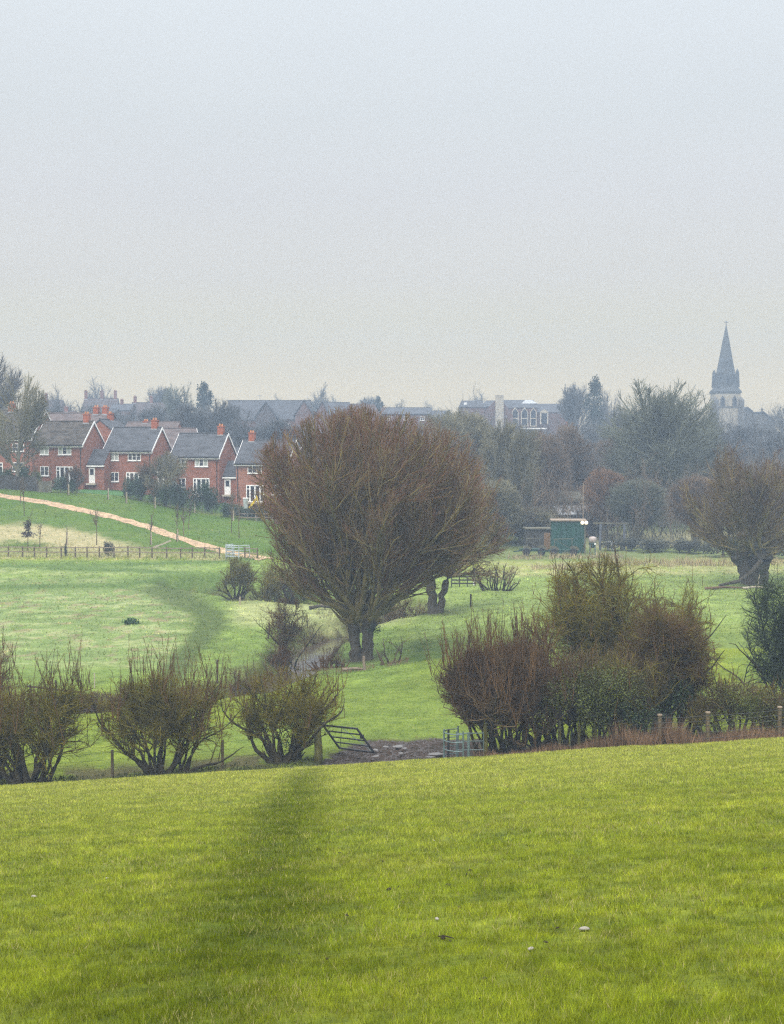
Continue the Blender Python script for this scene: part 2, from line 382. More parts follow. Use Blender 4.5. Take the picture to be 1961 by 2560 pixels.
def grassmat(name, bump, sc_=(.75, 1, 1), hi=(1.40, 1.30, 1.35), lo=(.58, .66, .5), transl=0.0, fade=False):
    m = bpy.data.materials.new(name); m.use_nodes = True; nt = m.node_tree; N = nt.nodes; L = nt.links
    b = N['Principled BSDF']; b.inputs['Roughness'].default_value = .9; b.inputs['Specular IOR Level'].default_value = .12
    a = N.new('ShaderNodeAttribute'); a.attribute_name = 'gcol'
    ge = N.new('ShaderNodeNewGeometry'); mp = N.new('ShaderNodeMapping'); mp.inputs['Scale'].default_value = sc_
    L.new(ge.outputs['Position'], mp.inputs['Vector'])
    out = a.outputs['Color']
    for s_, d_, amt in ((.5, 6, .45), (2.2, 6, .75), (9.0, 4, .8)):
        nz = N.new('ShaderNodeTexNoise'); nz.inputs['Scale'].default_value = s_; nz.inputs['Detail'].default_value = d_; nz.inputs['Roughness'].default_value = .65
        L.new(mp.outputs['Vector'], nz.inputs['Vector'])
        mr = N.new('ShaderNodeMapRange'); mr.inputs['From Min'].default_value = .3; mr.inputs['From Max'].default_value = .7; L.new(nz.outputs['Fac'], mr.inputs['Value'])
        mx = N.new('ShaderNodeMix'); mx.data_type = 'RGBA'; mx.inputs['A'].default_value = (*[1 + (q - 1) * amt for q in lo], 1); mx.inputs['B'].default_value = (*[1 + (q - 1) * amt for q in hi], 1)
        L.new(mr.outputs['Result'], mx.inputs['Factor'])
        mu = N.new('ShaderNodeMix'); mu.data_type = 'RGBA'; mu.blend_type = 'MULTIPLY'; mu.inputs['Factor'].default_value = 1
        L.new(out, mu.inputs['A']); L.new(mx.outputs['Result'], mu.inputs['B']); out = mu.outputs['Result']
    L.new(out, b.inputs['Base Color'])
    if bump:
        n2 = N.new('ShaderNodeTexNoise'); n2.inputs['Scale'].default_value = 7.0; n2.inputs['Detail'].default_value = 6; n2.inputs['Roughness'].default_value = .7
        L.new(mp.outputs['Vector'], n2.inputs['Vector'])
        bp = N.new('ShaderNodeBump'); bp.inputs['Strength'].default_value = bump; bp.inputs['Distance'].default_value = .12
        L.new(n2.outputs['Fac'], bp.inputs['Height']); L.new(bp.outputs['Normal'], b.inputs['Normal'])
    if transl:
        tr = N.new('ShaderNodeBsdfTranslucent'); L.new(out, tr.inputs['Color'])
        ms = N.new('ShaderNodeMixShader'); ms.inputs['Fac'].default_value = transl
        L.new(b.outputs['BSDF'], ms.inputs[1]); L.new(tr.outputs['BSDF'], ms.inputs[2])
        L.new(ms.outputs['Shader'], N['Material Output'].inputs['Surface'])
    return m
M_GROUND = grassmat('meadow_turf', .55)
yr = np.concatenate([np.arange(-14, 5, 1.0), np.arange(5, 56, .3), np.arange(56, 66, .14), np.arange(66, 150, .28), np.arange(150, 200, .5), np.arange(200, 541, 5)])
t_ = np.linspace(-1, 1, 361); sr = .30 * t_ + .55 * t_ ** 7
yy_, ss_ = np.meshgrid(yr, sr, indexing='ij'); xx_ = ss_ * np.maximum(np.abs(yy_), 22)
zz_ = zt(xx_, yy_)
zz_ = zz_ + mudmask(xx_, yy_) * (.34 * (fbm(xx_ * 2.4, yy_ * 2.4, 77, 4) - .5) - .05)
nr, nc = yy_.shape
idx = np.arange(nr * nc).reshape(nr, nc)
Fq = np.stack([idx[:-1, :-1], idx[:-1, 1:], idx[1:, 1:], idx[1:, :-1]], -1).reshape(-1, 4)
gm = npmesh('ground', np.stack([xx_, yy_, zz_], -1).reshape(-1, 3), Fq, M_GROUND, smooth=True, attrs={'gcol': (zonecol(xx_, yy_) * (1 - .34 * (1 - sst(yy_, 50, 60)))[..., None]).reshape(-1, 3)})  # near ground darker: thatch, plus shade between the blades put into its colour
go = mobj('ground', gm); tag(go, 'rolling green pasture sloping down to a stream and up to the houses', None, None, 'structure')
# ---------------------------------------------------------------- grass that stands up from the turf
M_BLADE = grassmat('grass_blades', 0, hi=(1.35, 1.25, 1.4), lo=(.66, .74, .5), transl=.35)
def blades(name, bands, label, seed, ucl=(-60, 2020), mask=None, gain=1.0):
    r = np.random.default_rng(seed); Vs = []; Cs = []
    uc0 = ucl
    for y0, y1, dens, h0, w0 in bands:
        ucl = uc0 if uc0[1] < 1900 else ((-1500, 3460) if y0 < 17 else (-560, 2520))
        area = (ucl[1] - ucl[0]) / FPX * (y1 * y1 - y0 * y0) / 2; n = int(area * dens)
        y = np.sqrt(r.uniform(y0 * y0, y1 * y1, n)); u = r.uniform(ucl[0], ucl[1], n); x = (u - CX) / FPX * y
        cl = .55 * fbm(x * 2.2, y * 2.2, 91, 3) + .45 * vn(x * 5.5, y * 4.0, 93); keep = r.random(n) < .42 + .9 * sst(cl, .34, .62)
        if mask is not None: keep &= r.random(n) < mask(x, y)
        x, y, cl = x[keep], y[keep], cl[keep]; n = len(x)
        z = zt(x, y)
        h = h0 * (.45 + .9 * cl + .5 * r.random(n)) ; a = r.uniform(0, 2 * np.pi, n); ln = h * r.uniform(.2, 1.1, n); la = r.uniform(0, 2 * np.pi, n) 
        ww = w0 * r.uniform(.6, 1.4, n) / 2
        p0 = np.stack([x - np.cos(a) * ww, y - np.sin(a) * ww, z - .012], 1); p1 = np.stack([x + np.cos(a) * ww, y + np.sin(a) * ww, z - .012], 1)
        p2 = np.stack([x + np.cos(la) * ln, y + np.sin(la) * ln, z + h], 1)
        Vs.append(np.stack([p0, p1, p2], 1).reshape(-1, 3))
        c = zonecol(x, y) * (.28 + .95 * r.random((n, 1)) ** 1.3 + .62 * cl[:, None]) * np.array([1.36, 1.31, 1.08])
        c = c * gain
        dead = r.random(n) < .05 + .10 * (vn(x * 1.2, y * 1.6, 95) > .68)
        c[dead] = np.array([.33, .31, .13]) * (.6 + .6 * r.random((dead.sum(), 1)))
        Cs.append(np.repeat(c, 3, 0))
    V = np.concatenate(Vs); C = np.concatenate(Cs)
    me = npmesh(name, V, np.arange(len(V)).reshape(-1, 3), M_BLADE, attrs={'gcol': C})
    o = mobj(name, me); tag(o, label, None, None, 'stuff'); return o
blades('grass', [(6.4, 11, 5200, .036, .0055), (11, 18, 2400, .040, .008), (18, 30, 1100, .045, .012), (30, 45, 520, .052, .018), (45, 58.3, 320, .06, .026)],
       'short bright green turf of the near field', 11, mask=lambda x, y: 1 - mudmask(x, y))
blades('meadow_grass', [(62, 88, 40, .06, .04), (95, 120, 9, .10, .09), (120, 150, 6, .12, .11)], 'rough tussocky grass of the stream meadow', 12, gain=1.35,
       mask=lambda x, y: (1 - mudmask(x, y)) * sst(pdist(x, y, STREAM), 1.6, 2.6) * np.where(y < 90, .8, 1))
blades('slope_grass', [(148, 156, 14, .26, .08), (156, 181, 5, .2, .09)], 'long rough grass on the slope below the houses', 13, ucl=(-60, 720), gain=1.1,
       mask=lambda x, y: np.where(y < 154, 1, .5))
# ---------------------------------------------------------------- footpath and stream
M_PATH = mat('sandy_path', (.34, .235, .14), .95, .28, 1.3, bump=.2)
pts = [G(u, v) for u, v in [(-120, 1222), (-40, 1233), (20, 1242), (120, 1257), (205, 1275), (290, 1294), (370, 1316), (430, 1338), (500, 1361), (570, 1379), (630, 1391), (668, 1397.5)]]
cx_ = np.array([p.x for p in pts]); cy_ = np.array([p.y for p in pts])
tt = np.linspace(0, len(pts) - 1, 160); px = np.interp(tt, range(len(pts)), cx_); py = np.interp(tt, range(len(pts)), cy_)
for _ in range(4):
    px[1:-1] = (px[2:] + px[:-2] + 2 * px[1:-1]) / 4; py[1:-1] = (py[2:] + py[:-2] + 2 * py[1:-1]) / 4
dx = np.gradient(px); dy = np.gradient(py); dl = np.hypot(dx, dy); nx, ny = -dy / dl, dx / dl
hw = np.interp(tt, [0, 8, 11], [.82, .95, 1.05]) + .40 * (fbm(tt * 5, tt * 0, 3) - .5)
PV = []
for k in np.linspace(-1, 1, 7):
    qx = px + nx * hw * k; qy = py + ny * hw * k; PV.append(np.stack([qx, qy, zt(qx, qy) + .07 - .05 * abs(k) ** 4], 1))
PV = np.stack(PV, 1); ii = np.arange(PV.shape[0] * 7).reshape(-1, 7)
PF = np.stack([ii[:-1, :-1], ii[1:, :-1], ii[1:, 1:], ii[:-1, 1:]], -1).reshape(-1, 4)
o = mobj('path', npmesh('path', PV.reshape(-1, 3), PF, M_PATH, smooth=True)); tag(o, 'pale sandy footpath running down the slope', None, None, 'structure')
M_WATER = bpy.data.materials.new('stream_water'); M_WATER.use_nodes = True
_n = M_WATER.node_tree; _b = _n.nodes['Principled BSDF']; _b.inputs['Base Color'].default_value = (.06, .05, .035, 1); _b.inputs['Roughness'].default_value = .05
_b.inputs['Specular IOR Level'].default_value = 1.0
_t = _n.nodes.new('ShaderNodeTexNoise'); _t.inputs['Scale'].default_value = 3.0; _t.inputs['Detail'].default_value = 4
_g = _n.nodes.new('ShaderNodeNewGeometry'); _n.links.new(_g.outputs['Position'], _t.inputs['Vector'])
_p = _n.nodes.new('ShaderNodeBump'); _p.inputs['Strength'].default_value = .15; _p.inputs['Distance'].default_value = .05
_n.links.new(_t.outputs['Fac'], _p.inputs['Height']); _n.links.new(_p.outputs['Normal'], _b.inputs['Normal'])
sxs = np.array(STREAM); tt = np.linspace(0, len(sxs) - 1, 300)
wx = np.interp(tt, range(len(sxs)), sxs[:, 0]); wy = np.interp(tt, range(len(sxs)), sxs[:, 1])
for _ in range(6):
    wx[1:-1] = (wx[2:] + wx[:-2] + 2 * wx[1:-1]) / 4; wy[1:-1] = (wy[2:] + wy[:-2] + 2 * wy[1:-1]) / 4
dx = np.gradient(wx); dy = np.gradient(wy); dl = np.hypot(dx, dy); nx, ny = -dy / dl, dx / dl
WV = np.stack([np.stack([wx + nx * 2.2 * k, wy + ny * 2.2 * k, np.full(300, -15.05)], 1) for k in (-1, -.3, .3, 1)], 1)
ii = np.arange(1200).reshape(-1, 4); WF = np.stack([ii[:-1, :-1], ii[1:, :-1], ii[1:, 1:], ii[:-1, 1:]], -1).reshape(-1, 4)
o = mobj('stream', npmesh('stream', WV.reshape(-1, 3), WF, M_WATER, smooth=True)); tag(o, 'narrow shallow stream between muddy banks', None, None, 'structure')
# puddles in the trodden mud
M_PUD = mat('puddle_water', (.13, .125, .12), .35, .15, spec=.9)
for u, v, a, b_ in [(965, 1872, .14, .3), (997, 1871, .26, .45), (1012, 1876, .12, .2), (940, 1880, .12, .3), (941, 1896, .16, .3), (1090, 1890, .36, .45), (1075, 1898, .2, .2), (1003, 1888, .12, .2)]:
    p = G(u, v); n = 14
    vs = [(0, 0, 0)] + [(a * .85 * math.cos(t) * (1 + .3 * math.sin(3 * t + u)), b_ * .6 * math.sin(t) * (1 + .25 * math.cos(2 * t + v)), 0) for t in [2 * math.pi * k / n for k in range(n)]]
    mb = MB(); mb.add(vs, [(0, 1 + k, 1 + (k + 1) % n) for k in range(n)])
    o = mb.build('puddle', M_PUD, loc=(p.x, p.y, p.z + .10)); tag(o, None, None, None, 'structure')
# ---------------------------------------------------------------- bare winter trees
class Br: pass
def nrm(d): return d / np.maximum(np.linalg.norm(d, axis=-1, keepdims=True), 1e-9)
def poly(r, p0, d0, Ln, r0, r1, K, wander, trop):
    n = len(p0); Pn = np.zeros((n, K + 1, 3)); Pn[:, 0] = p0; d = nrm(np.array(d0, float)); st = (Ln / K)[:, None]
    tv = np.array([0, 0, 1.0]) * trop if np.isscalar(trop) else np.array(trop)
    for k in range(K):
        d = nrm(d + wander * r.standard_normal((n, 3)) + tv)
        Pn[:, k + 1] = Pn[:, k] + d * st
    t = np.linspace(0, 1, K + 1)[None]
    b = Br(); b.P = Pn; b.R = r0[:, None] * (1 - t) + r1[:, None] * t; b.L = np.array(Ln, float); b.K = K
    return b
def spawn(r, B, dens, t0, t1, ang, asd, lr, lsd, K, wander, trop, rad, rend=None, env=None, Lmax=99, Lmin=.05, keepout=.04, tfall=.5):
    n = r.poisson(np.minimum(dens * B.L, 60)); ix = np.repeat(np.arange(len(B.L)), n); m = len(ix)
    t = r.uniform(t0, t1, m); ft = t * B.K; k = np.minimum(ft.astype(int), B.K - 1); f = (ft - k)[:, None]
    p = B.P[ix, k] * (1 - f) + B.P[ix, k + 1] * f; d = nrm(B.P[ix, k + 1] - B.P[ix, k])
    q = r.standard_normal((m, 3)); q = nrm(q - (q * d).sum(1, keepdims=True) * d)
    a = np.clip(r.normal(ang, asd, m), .05, 1.9)[:, None]
    cd = d * np.cos(a) + q * np.sin(a)
    Ln = np.clip(B.L[ix] * lr * (1 - tfall * t) * np.exp(lsd * r.standard_normal(m)), Lmin, Lmax)
    if env is not None:
        ok = np.zeros(m, bool); s = np.zeros(m)
        for q_ in (1.0, .75, .5, .3):
            ins = (env(p + cd * (Ln * q_)[:, None]) < 1) & ~ok
            s[ins] = q_; ok |= ins
        extra = (~ok) & (r.random(m) < keepout); s[extra] = .6; ok |= extra
        Ln = Ln * s; p, cd, Ln, ix, k, f = p[ok], cd[ok], Ln[ok], ix[ok], k[ok], f[ok]; m = len(p)
    pr = B.R[ix, k] * (1 - f[:, 0]) + B.R[ix, k + 1] * f[:, 0]
    r0 = np.minimum(pr * .8, rad * r.uniform(.7, 1.3, m))
    r1 = r0 * .45 if rend is None else np.full(m, rend)
    r1 = np.minimum(r1, r0)
    return poly(r, p, cd, Ln, r0, r1, K, wander, trop)
def cat_tubes(lst):
    """lst of (Br, sides, material index) -> V, F, mi"""
    Vs, Fs, Ms = [], [], []; base = 0
    for B, ns, mi in lst:
        Pn, Rn = B.P, B.R; n, k1, _ = Pn.shape
        if n == 0: continue
        T = np.gradient(Pn, axis=1); T = nrm(T)
        ref = np.where(np.abs(T[..., 2:3]) < .9, np.array([0, 0, 1.0]), np.array([1.0, 0, 0]))
        a = nrm(np.cross(T, ref)); b = np.cross(T, a)
        th = 2 * np.pi * np.arange(ns) / ns
        ring = Pn[:, :, None] + Rn[:, :, None, None] * (a[:, :, None] * np.cos(th)[:, None] + b[:, :, None] * np.sin(th)[:, None])
        ids = base + np.arange(n * k1 * ns).reshape(n, k1, ns)
        nx_ = np.roll(ids, -1, 2)
        F = np.stack([ids[:, :-1], ids[:, 1:], nx_[:, 1:], nx_[:, :-1]], -1).reshape(-1, 4)
        Vs.append(ring.reshape(-1, 3)); Fs.append(F); Ms.append(np.full(len(F), mi)); base += n * k1 * ns
    return np.concatenate(Vs), np.concatenate(Fs), np.concatenate(Ms)
def tmesh(name, lst, mats, smooth=True):
    V, F, M = cat_tubes(lst); return npmesh(name, V, F, mats, M, smooth)
def one(B, i):
    b = Br(); b.P = B.P[i:i+1]; b.R = B.R[i:i+1]; b.L = B.L[i:i+1]; b.K = B.K; return b
def ellenv(c, rr, rough=.25, seed=0, floor=None, pw=2.0):
    c = np.array(c); rr = np.array(rr)
    def f(p):
        q = (p - c) / rr; s = np.linalg.norm(q, axis=1)
        az = np.arctan2(q[:, 1], q[:, 0]); el = q[:, 2] / np.maximum(s, 1e-6)
        sp2 = s if pw == 2.0 else (np.hypot(q[:, 0], q[:, 1]) ** pw + np.abs(q[:, 2]) ** pw) ** (1 / pw)
        k = 1 + rough * (fbm(az * 1.6 + 7, el * 3.2 + seed * 3.1, 200 + seed, 3) - .5) * 2
        o = sp2 / k
        if floor is not None: o = np.where(p[:, 2] < floor, 9, o)
        return o
    return f
M_BARK = mat('willow_bark', (.050, .044, .032), .95, .35, 2.5, bump=.6, bscale=6, stretch=(3, 3, .6))
M_LIMB = mat('olive_limb', (.165, .135, .045), .9, .35, 1.2)
M_LIMB2 = mat('olive_branch', (.128, .086, .028), .9, .35, 1.0)
M_TWR = mat('red_willow_twig', (.140, .060, .032), .85, .4, .45)
M_TWO = mat('brown_twig', (.092, .066, .032), .85, .4, .5)
M_HAWB = mat('hawthorn_bark', (.030, .025, .013), .95, .4, 3.0, bump=.4)
M_HAWL = mat('mossy_hawthorn_branch', (.098, .082, .006), .9, .4, 1.5)
M_HAWT = mat('hawthorn_twig', (.118, .097, .005), .9, .4, .6, col2=None)
M_HAWR = mat('reddish_hedge_twig', (.084, .046, .016), .85, .4, .6)
M_GREYB = mat('grey_bark', (.120, .115, .080), .9, .3, 1.5)
M_GREYT = mat('grey_brown_twig', (.075, .062, .048), .9, .3, .4)
M_LEAF = mat('bramble_leaf', (.064, .078, .005), .55, .4, .9, spec=.35, attr='rnd', transl=.2)
M_IVY = mat('ivy_leaf', (.016, .034, .012), .5, .35, .8, spec=.3, attr='rnd', transl=.12)
M_CONIF = mat('conifer_needles', (.018, .034, .026), .8, .35, .5, attr='rnd')
M_EVERG = mat('evergreen_leaf', (.022, .045, .018), .6, .4, .6, attr='rnd')
M_BRACK = mat('dead_grass_stem', (.17, .105, .058), .9, .35, .8, attr='rnd')
def leafmesh(name, pts, size, m, r, up=.3, asp=.6, attr_lo=0.0):
    n = len(pts); d = nrm(r.standard_normal((n, 3)) + np.array([0, 0, -.2])); q = nrm(np.cross(d, r.standard_normal((n, 3))))
    s = (size * r.uniform(.6, 1.4, n))[:, None]
    V = np.stack([pts, pts + d * s * .5 + q * s * asp * .5, pts + d * s, pts + d * s * .5 - q * s * asp * .5], 1).reshape(-1, 3)
    return npmesh(name, V, np.arange(4 * n).reshape(-1, 4), m, attrs={'rnd': np.repeat(r.uniform(attr_lo, 1, n), 4)})
def ball_pts(r, n, c, rr, fill=.33, rough=.3, seed=0, clump=.0):
    d = nrm(r.standard_normal((n, 3))); rad = r.random(n) ** fill
    k = 1 + rough * (fbm(np.arctan2(d[:, 1], d[:, 0]) * 1.8 + 9, d[:, 2] * 2.6 + seed, 300 + seed, 3) - .5) * 2
    p = np.array(c) + d * np.array(rr) * (rad * k)[:, None]
    if clump: p = p[fbm(p[:, 0] * clump + seed, (p[:, 1] * .6 + p[:, 2]) * clump, 310 + seed, 2) > .42]
    return p
def arr(*v): return np.array(v, float)
# ------------------------------------------------------------ the big pollard willow
def willow(name, label, u, y, env, H, trunk_h, stems, nlimb, limblen, seed, dens=(1.6, 2.6, 5.0), lean=(0, 0), tw_r=.010, red=M_TWR, spread=1.15, headf=1.0, extra=0, group=None, rz=0, ivy=None, twlen=1.5):
    r = np.random.default_rng(seed); base = at(u, y, -.15); root = thing(name, label, 'tree', base, rz, group)
    lst = []; heads = []
    for sx_, sy_, rad, lx in stems:
        K = 9; t = np.linspace(0, 1, K + 1)
        Pn = np.stack([sx_ + lx * t ** 1.5 + .05 * r.standard_normal(K + 1), sy_ + .05 * r.standard_normal(K + 1), trunk_h * t], 1)
        Rn = rad * (1 + .55 * np.exp(-t * 9) + .45 * headf * sst(t, .72, 1.0) + .05 * r.standard_normal(K + 1))
        b = Br(); b.P = Pn[None]; b.R = Rn[None]; b.L = arr(trunk_h); b.K = K; lst.append((b, 14, 0)); heads.append((Pn[-1], rad))
        # knuckle head of the pollard
        hp = Pn[-1]; b = Br(); b.K = 4
        b.P = np.stack([hp + np.array([lx * .1 * k, 0, .22 * k - .1]) for k in range(5)])[None]; b.R = (rad * (1 + headf * arr(.45, .5, .25, -.2, -.9)) * (1 if headf > .5 else arr(1, .9, .7, .45, .1)))[None]; b.L = arr(1); lst.append((b, 14, 0))
    V, F, Mi = cat_tubes(lst)
    nn = .07 * (fbm(V[:, 0] * 5 + V[:, 1] * 3, V[:, 2] * 1.6, 60, 3) - .5) * 2
    V = V + nrm(V * np.array([1, 1, 0])) * nn[:, None]
    mobj('trunk', npmesh('trunk', V, F, M_BARK, Mi, True), root)
    n = nlimb; az = np.arange(n) * 2.399 + r.uniform(-.3, .3, n); q = (np.arange(n) + .5) / n
    inc = spread * np.sqrt(q) * r.uniform(.85, 1.1, n)
    if extra:
        az = np.concatenate([az, np.where(np.arange(extra) % 2, 0, np.pi) + r.uniform(-.55, .55, extra)]); inc = np.concatenate([inc, r.uniform(.55, 1.15, extra)]); q = np.concatenate([q, np.full(extra, .3)]); n += extra
        az = np.concatenate([az, r.uniform(0, 6.28, 8)]); inc = np.concatenate([inc, r.uniform(.02, .42, 8)]); q = np.concatenate([q, np.full(8, .05)]); n += 8
    hid = r.integers(0, len(heads), n); p0 = np.stack([heads[h][0] for h in hid]) + np.stack([np.cos(az) * .3, np.sin(az) * .3, r.uniform(-.35, .35, n)], 1)
    d0 = np.stack([np.sin(inc) * np.cos(az) + lean[0], np.sin(inc) * np.sin(az) + lean[1], np.cos(inc)], 1)
    Ln = limblen * r.uniform(.8, 1.12, n) * (1 - .18 * q)
    for i in range(n):                                         # stop each limb inside the crown
        while Ln[i] > 2 and env((p0[i] + nrm(d0[i]) * Ln[i] * .93)[None])[0] > 1: Ln[i] *= .93
    B1 = poly(r, p0, d0, Ln, r.uniform(.10, .19, n) * (limblen / 11), np.full(n, .02), 9, .085, .035)
    for i in range(n):
        for _ in range(12):
            if env(B1.P[i, -1:])[0] < 1.02: break
            B1.P[i] = B1.P[i, :1] + (B1.P[i] - B1.P[i, :1]) * .92; B1.L[i] *= .92
    for i in range(n): mobj('limb', tmesh('limb', [(one(B1, i), 7, 0)], M_LIMB), root)
    dens = (dens[0] * 1.3, dens[1] * 1.15, dens[2] * 1.05)
    B2 = spawn(r, B1, dens[0], .18, .98, .42, .18, .42, .25, 6, .10, .07, .055, env=env, Lmax=6.2)
    B3 = spawn(r, B2, dens[1], .12, 1, .48, .2, .50, .25, 4, .10, .07, .024, env=env, Lmax=2.6, Lmin=.5)
    B4 = spawn(r, B3, dens[2] * .85, .1, 1, .38, .2, .75, .25, 3, .08, .09, tw_r, rend=tw_r * .55, env=env, Lmax=twlen, Lmin=.35, keepout=.10)
    B5 = spawn(r, B2, dens[2] * .36, .35, 1, .40, .2, .3, .25, 3, .08, .10, tw_r, rend=tw_r * .55, env=env, Lmax=twlen * 1.1, Lmin=.4, keepout=.10)
    tw = []
    for Bq in (B4, B5):
        out = (env(Bq.P[:, -1]) + .12 * r.standard_normal(len(Bq.L))) > .68
        for sel, mi in ((out, 2), (~out, 1)):
            q_ = Br(); q_.P = Bq.P[sel]; q_.R = Bq.R[sel]; q_.L = Bq.L[sel]; q_.K = Bq.K; tw.append((q_, 3, mi))
    mobj('crown', tmesh('crown', [(B2, 5, 0), (B3, 4, 1)] + tw, [M_LIMB, M_LIMB2, red]), root)
    if ivy:
        pts = np.concatenate([ball_pts(r, n_, c_, s_, .6, .3, seed) for n_, c_, s_ in ivy])
        mobj('ivy', leafmesh('ivy', pts, .13, M_IVY, r), root)
    print(name, len(B2.L), len(B3.L), len(B4.L) + len(B5.L))
    return root
def E(u, v, y, base, du, dv, ry=None, **kw):                   # crown ellipsoid from the photograph, in tree coordinates
    c = P(u, v, y) - base; rx = du / FPX * y; rz_ = dv / FPX * y
    return ellenv((c.x, 0, c.z), (rx, ry or rx, rz_), **kw)
y = 95.0; b = at(902, y, -.15)
e1 = E(920, 1262, y, b, 306, 242, rough=.13, seed=1, pw=2.6); e2 = E(1018, 1268, y, b, 218, 212, rough=.08, seed=2)
envW = lambda p: np.minimum(e1(p), e2(p))
willow('pollard_willow', 'huge old pollard willow with reddish twigs and a split trunk beside the stream', 902, y, envW, 16, 2.75,
       [(-.365, 0, .34, -.03), (.37, .02, .375, .14)], 44, 13.5, 21, dens=(1.85, 2.25, 3.5), lean=(.02, 0), ivy=[(260, (.75, -.2, 2.3), (.55, .5, .5))], tw_r=.0075, spread=1.46, extra=20)
y = 116.0; b = at(1090, y, -.15)
willow('pollard_willow', 'smaller reddish willow with a forked trunk leaning out behind the huge pollard', 1090, y, E(1152, 1312, y, b, 130, 192, rough=.2, seed=3), 14, 3.4,
       [(-.14, 0, .36, -.45), (.26, .1, .27, .95)], 36, 11.5, 22, dens=(2.0, 2.6, 4.0), lean=(.12, 0), tw_r=.012, spread=1.5, headf=.1)
y = 131.0; b = at(1893, y, -.15)
willow('pollard_willow', 'dark leaning pollard willow with torn limbs over the pasture on the right', 1893, y, E(1850, 1258, y, b, 152, 165, rough=.12, seed=4), 12, 2.6,
       [(-.7, 0, .55, -.75), (.35, 0, .7, .2), (.0, .2, .5, -.1)], 30, 11, 23, dens=(2.0, 2.7, 4.2), tw_r=.013, red=mat('dull_red_twig', (.085, .052, .038), .85, .4, .4), spread=1.3,
       ivy=[(700, (-1.6, -.3, 3.6), (1.5, 1, 1.2)), (500, (.6, -.3, 3.2), (1.4, 1, 1.0))])
y = 136.0; b = at(1990, y, -.15)
willow('pollard_willow', 'reddish brown pollard willow cut off by the right edge of the photo', 1990, y, E(1985, 1265, y, b, 105, 165, rough=.16, seed=5), 12, 2.4,
       [(0, 0, .5, .1)], 24, 11, 24, dens=(1.9, 2.6, 4.2), tw_r=.013, spread=1.2)
# ------------------------------------------------------------ hedge shrubs: many stems from one base
def shrub(name, label, cat, base, stems, env, seed, stem_r=.09, dens=(3.2, 5.5, 7.0), mats=None, tw=.0050, group=None, angs=(.76, .72, .66), shoots=0, shoot_env=None, shoot_len=1.4,
          lens=(.58, .52, .7), wander=.20, trop=(.02, .03, .05), ivy=None, leaves=None, base_spread=.25, twmax=.55):
    r = np.random.default_rng(seed); mats = mats or [M_HAWB, M_HAWL, M_HAWT, M_HAWR]
    root = thing(name, label, cat, base, 0, group)
    n = len(stems)
    p0 = np.array([[s[0], s[1], -.1] for s in stems]); d0 = np.array([s[2] for s in stems], float); Ln = np.array([s[3] for s in stems])
    for i in range(n):
        while Ln[i] > .8 and env((p0[i] + nrm(d0[i]) * Ln[i] * .9)[None])[0] > 1: Ln[i] *= .93
    B1 = poly(r, p0, d0, Ln, np.array([stem_r * (s[4] if len(s) > 4 else 1) for s in stems]), np.full(n, .012), 11, .17, .035)
    B1.R[:, 0] *= 1.5; B1.R[:, 1] *= 1.15
    for i in range(n): mobj('stem', tmesh('stem', [(one(B1, i), 7, 0)], mats[0]), root)
    dens = (dens[0] * 1.9, dens[1] * 1.75, dens[2] * 1.9)
    B2 = spawn(r, B1, dens[0], .24, .98, angs[0], .25, lens[0], .3, 6, wander, trop[0], .028, env=env, Lmax=2.9, Lmin=.3)
    B3 = spawn(r, B2, dens[1], .1, 1, angs[1], .28, lens[1], .3, 4, wander, trop[1], .013, env=env, Lmax=1.1, Lmin=.2)
    B4 = spawn(r, B3, dens[2], .05, 1, angs[2], .3, lens[2], .3, 3, wander * .8, trop[2], tw, rend=tw * .5, env=env, Lmax=twmax, Lmin=.12, keepout=.08)
    lst = [(B2, 5, 0), (B3, 4, 0), (B4, 3, 1)]
    if shoots:
        pick = r.integers(0, len(B2.L), shoots); pp = B2.P[pick, -1]
        ok = env(pp + np.array([0, 0, .3])) > .62; pp = pp[ok]; m = len(pp)
        if m:
            BS = poly(r, pp, np.stack([.22 * r.standard_normal(m), .22 * r.standard_normal(m), np.ones(m)], 1), shoot_len * r.uniform(.4, 1.15, m), np.full(m, .013), np.full(m, .006), 5, .07, .05)
            BT = spawn(r, BS, 5, .2, 1, .5, .2, .22, .3, 2, .1, .08, tw, rend=tw * .6, Lmax=.4)
            lst += [(BS, 4, 2), (BT, 3, 2)]
    mobj('crown', tmesh('crown', lst, mats[1:]), root)
    for nm, spec, m_, sz in (('ivy', ivy, M_IVY, .085), ('foliage', leaves, M_LEAF, .075)):
        if spec:
            pts = np.concatenate([ball_pts(r, n_, c_, s_, .55, .35, seed + k, clump=1.3) for k, (n_, c_, s_) in enumerate(spec)])
            pts[:, 2] = np.maximum(pts[:, 2], .1)
            mobj(nm, leafmesh(nm, pts, sz, m_, r), root)
    print(label[:30], len(B2.L), len(B3.L), len(B4.L))
    return root
def fan(r, n, sx=.2, lo=.1, hi=1.15, L=4.0, bias=0.0, flat=.7):
    out = []
    for i in range(n):
        a = (i + .5) / n * 2 - 1; t = a * hi + .12 * r.standard_normal() + bias
        out.append((a * sx + .04 * r.standard_normal(), r.uniform(-.25, .25), (math.sin(t), flat * r.uniform(-.6, .6), math.cos(t)), L * r.uniform(.85, 1.15), r.uniform(.6, 1.2)))
    return out
rr = np.random.default_rng(5)
px60 = 60.5 / FPX
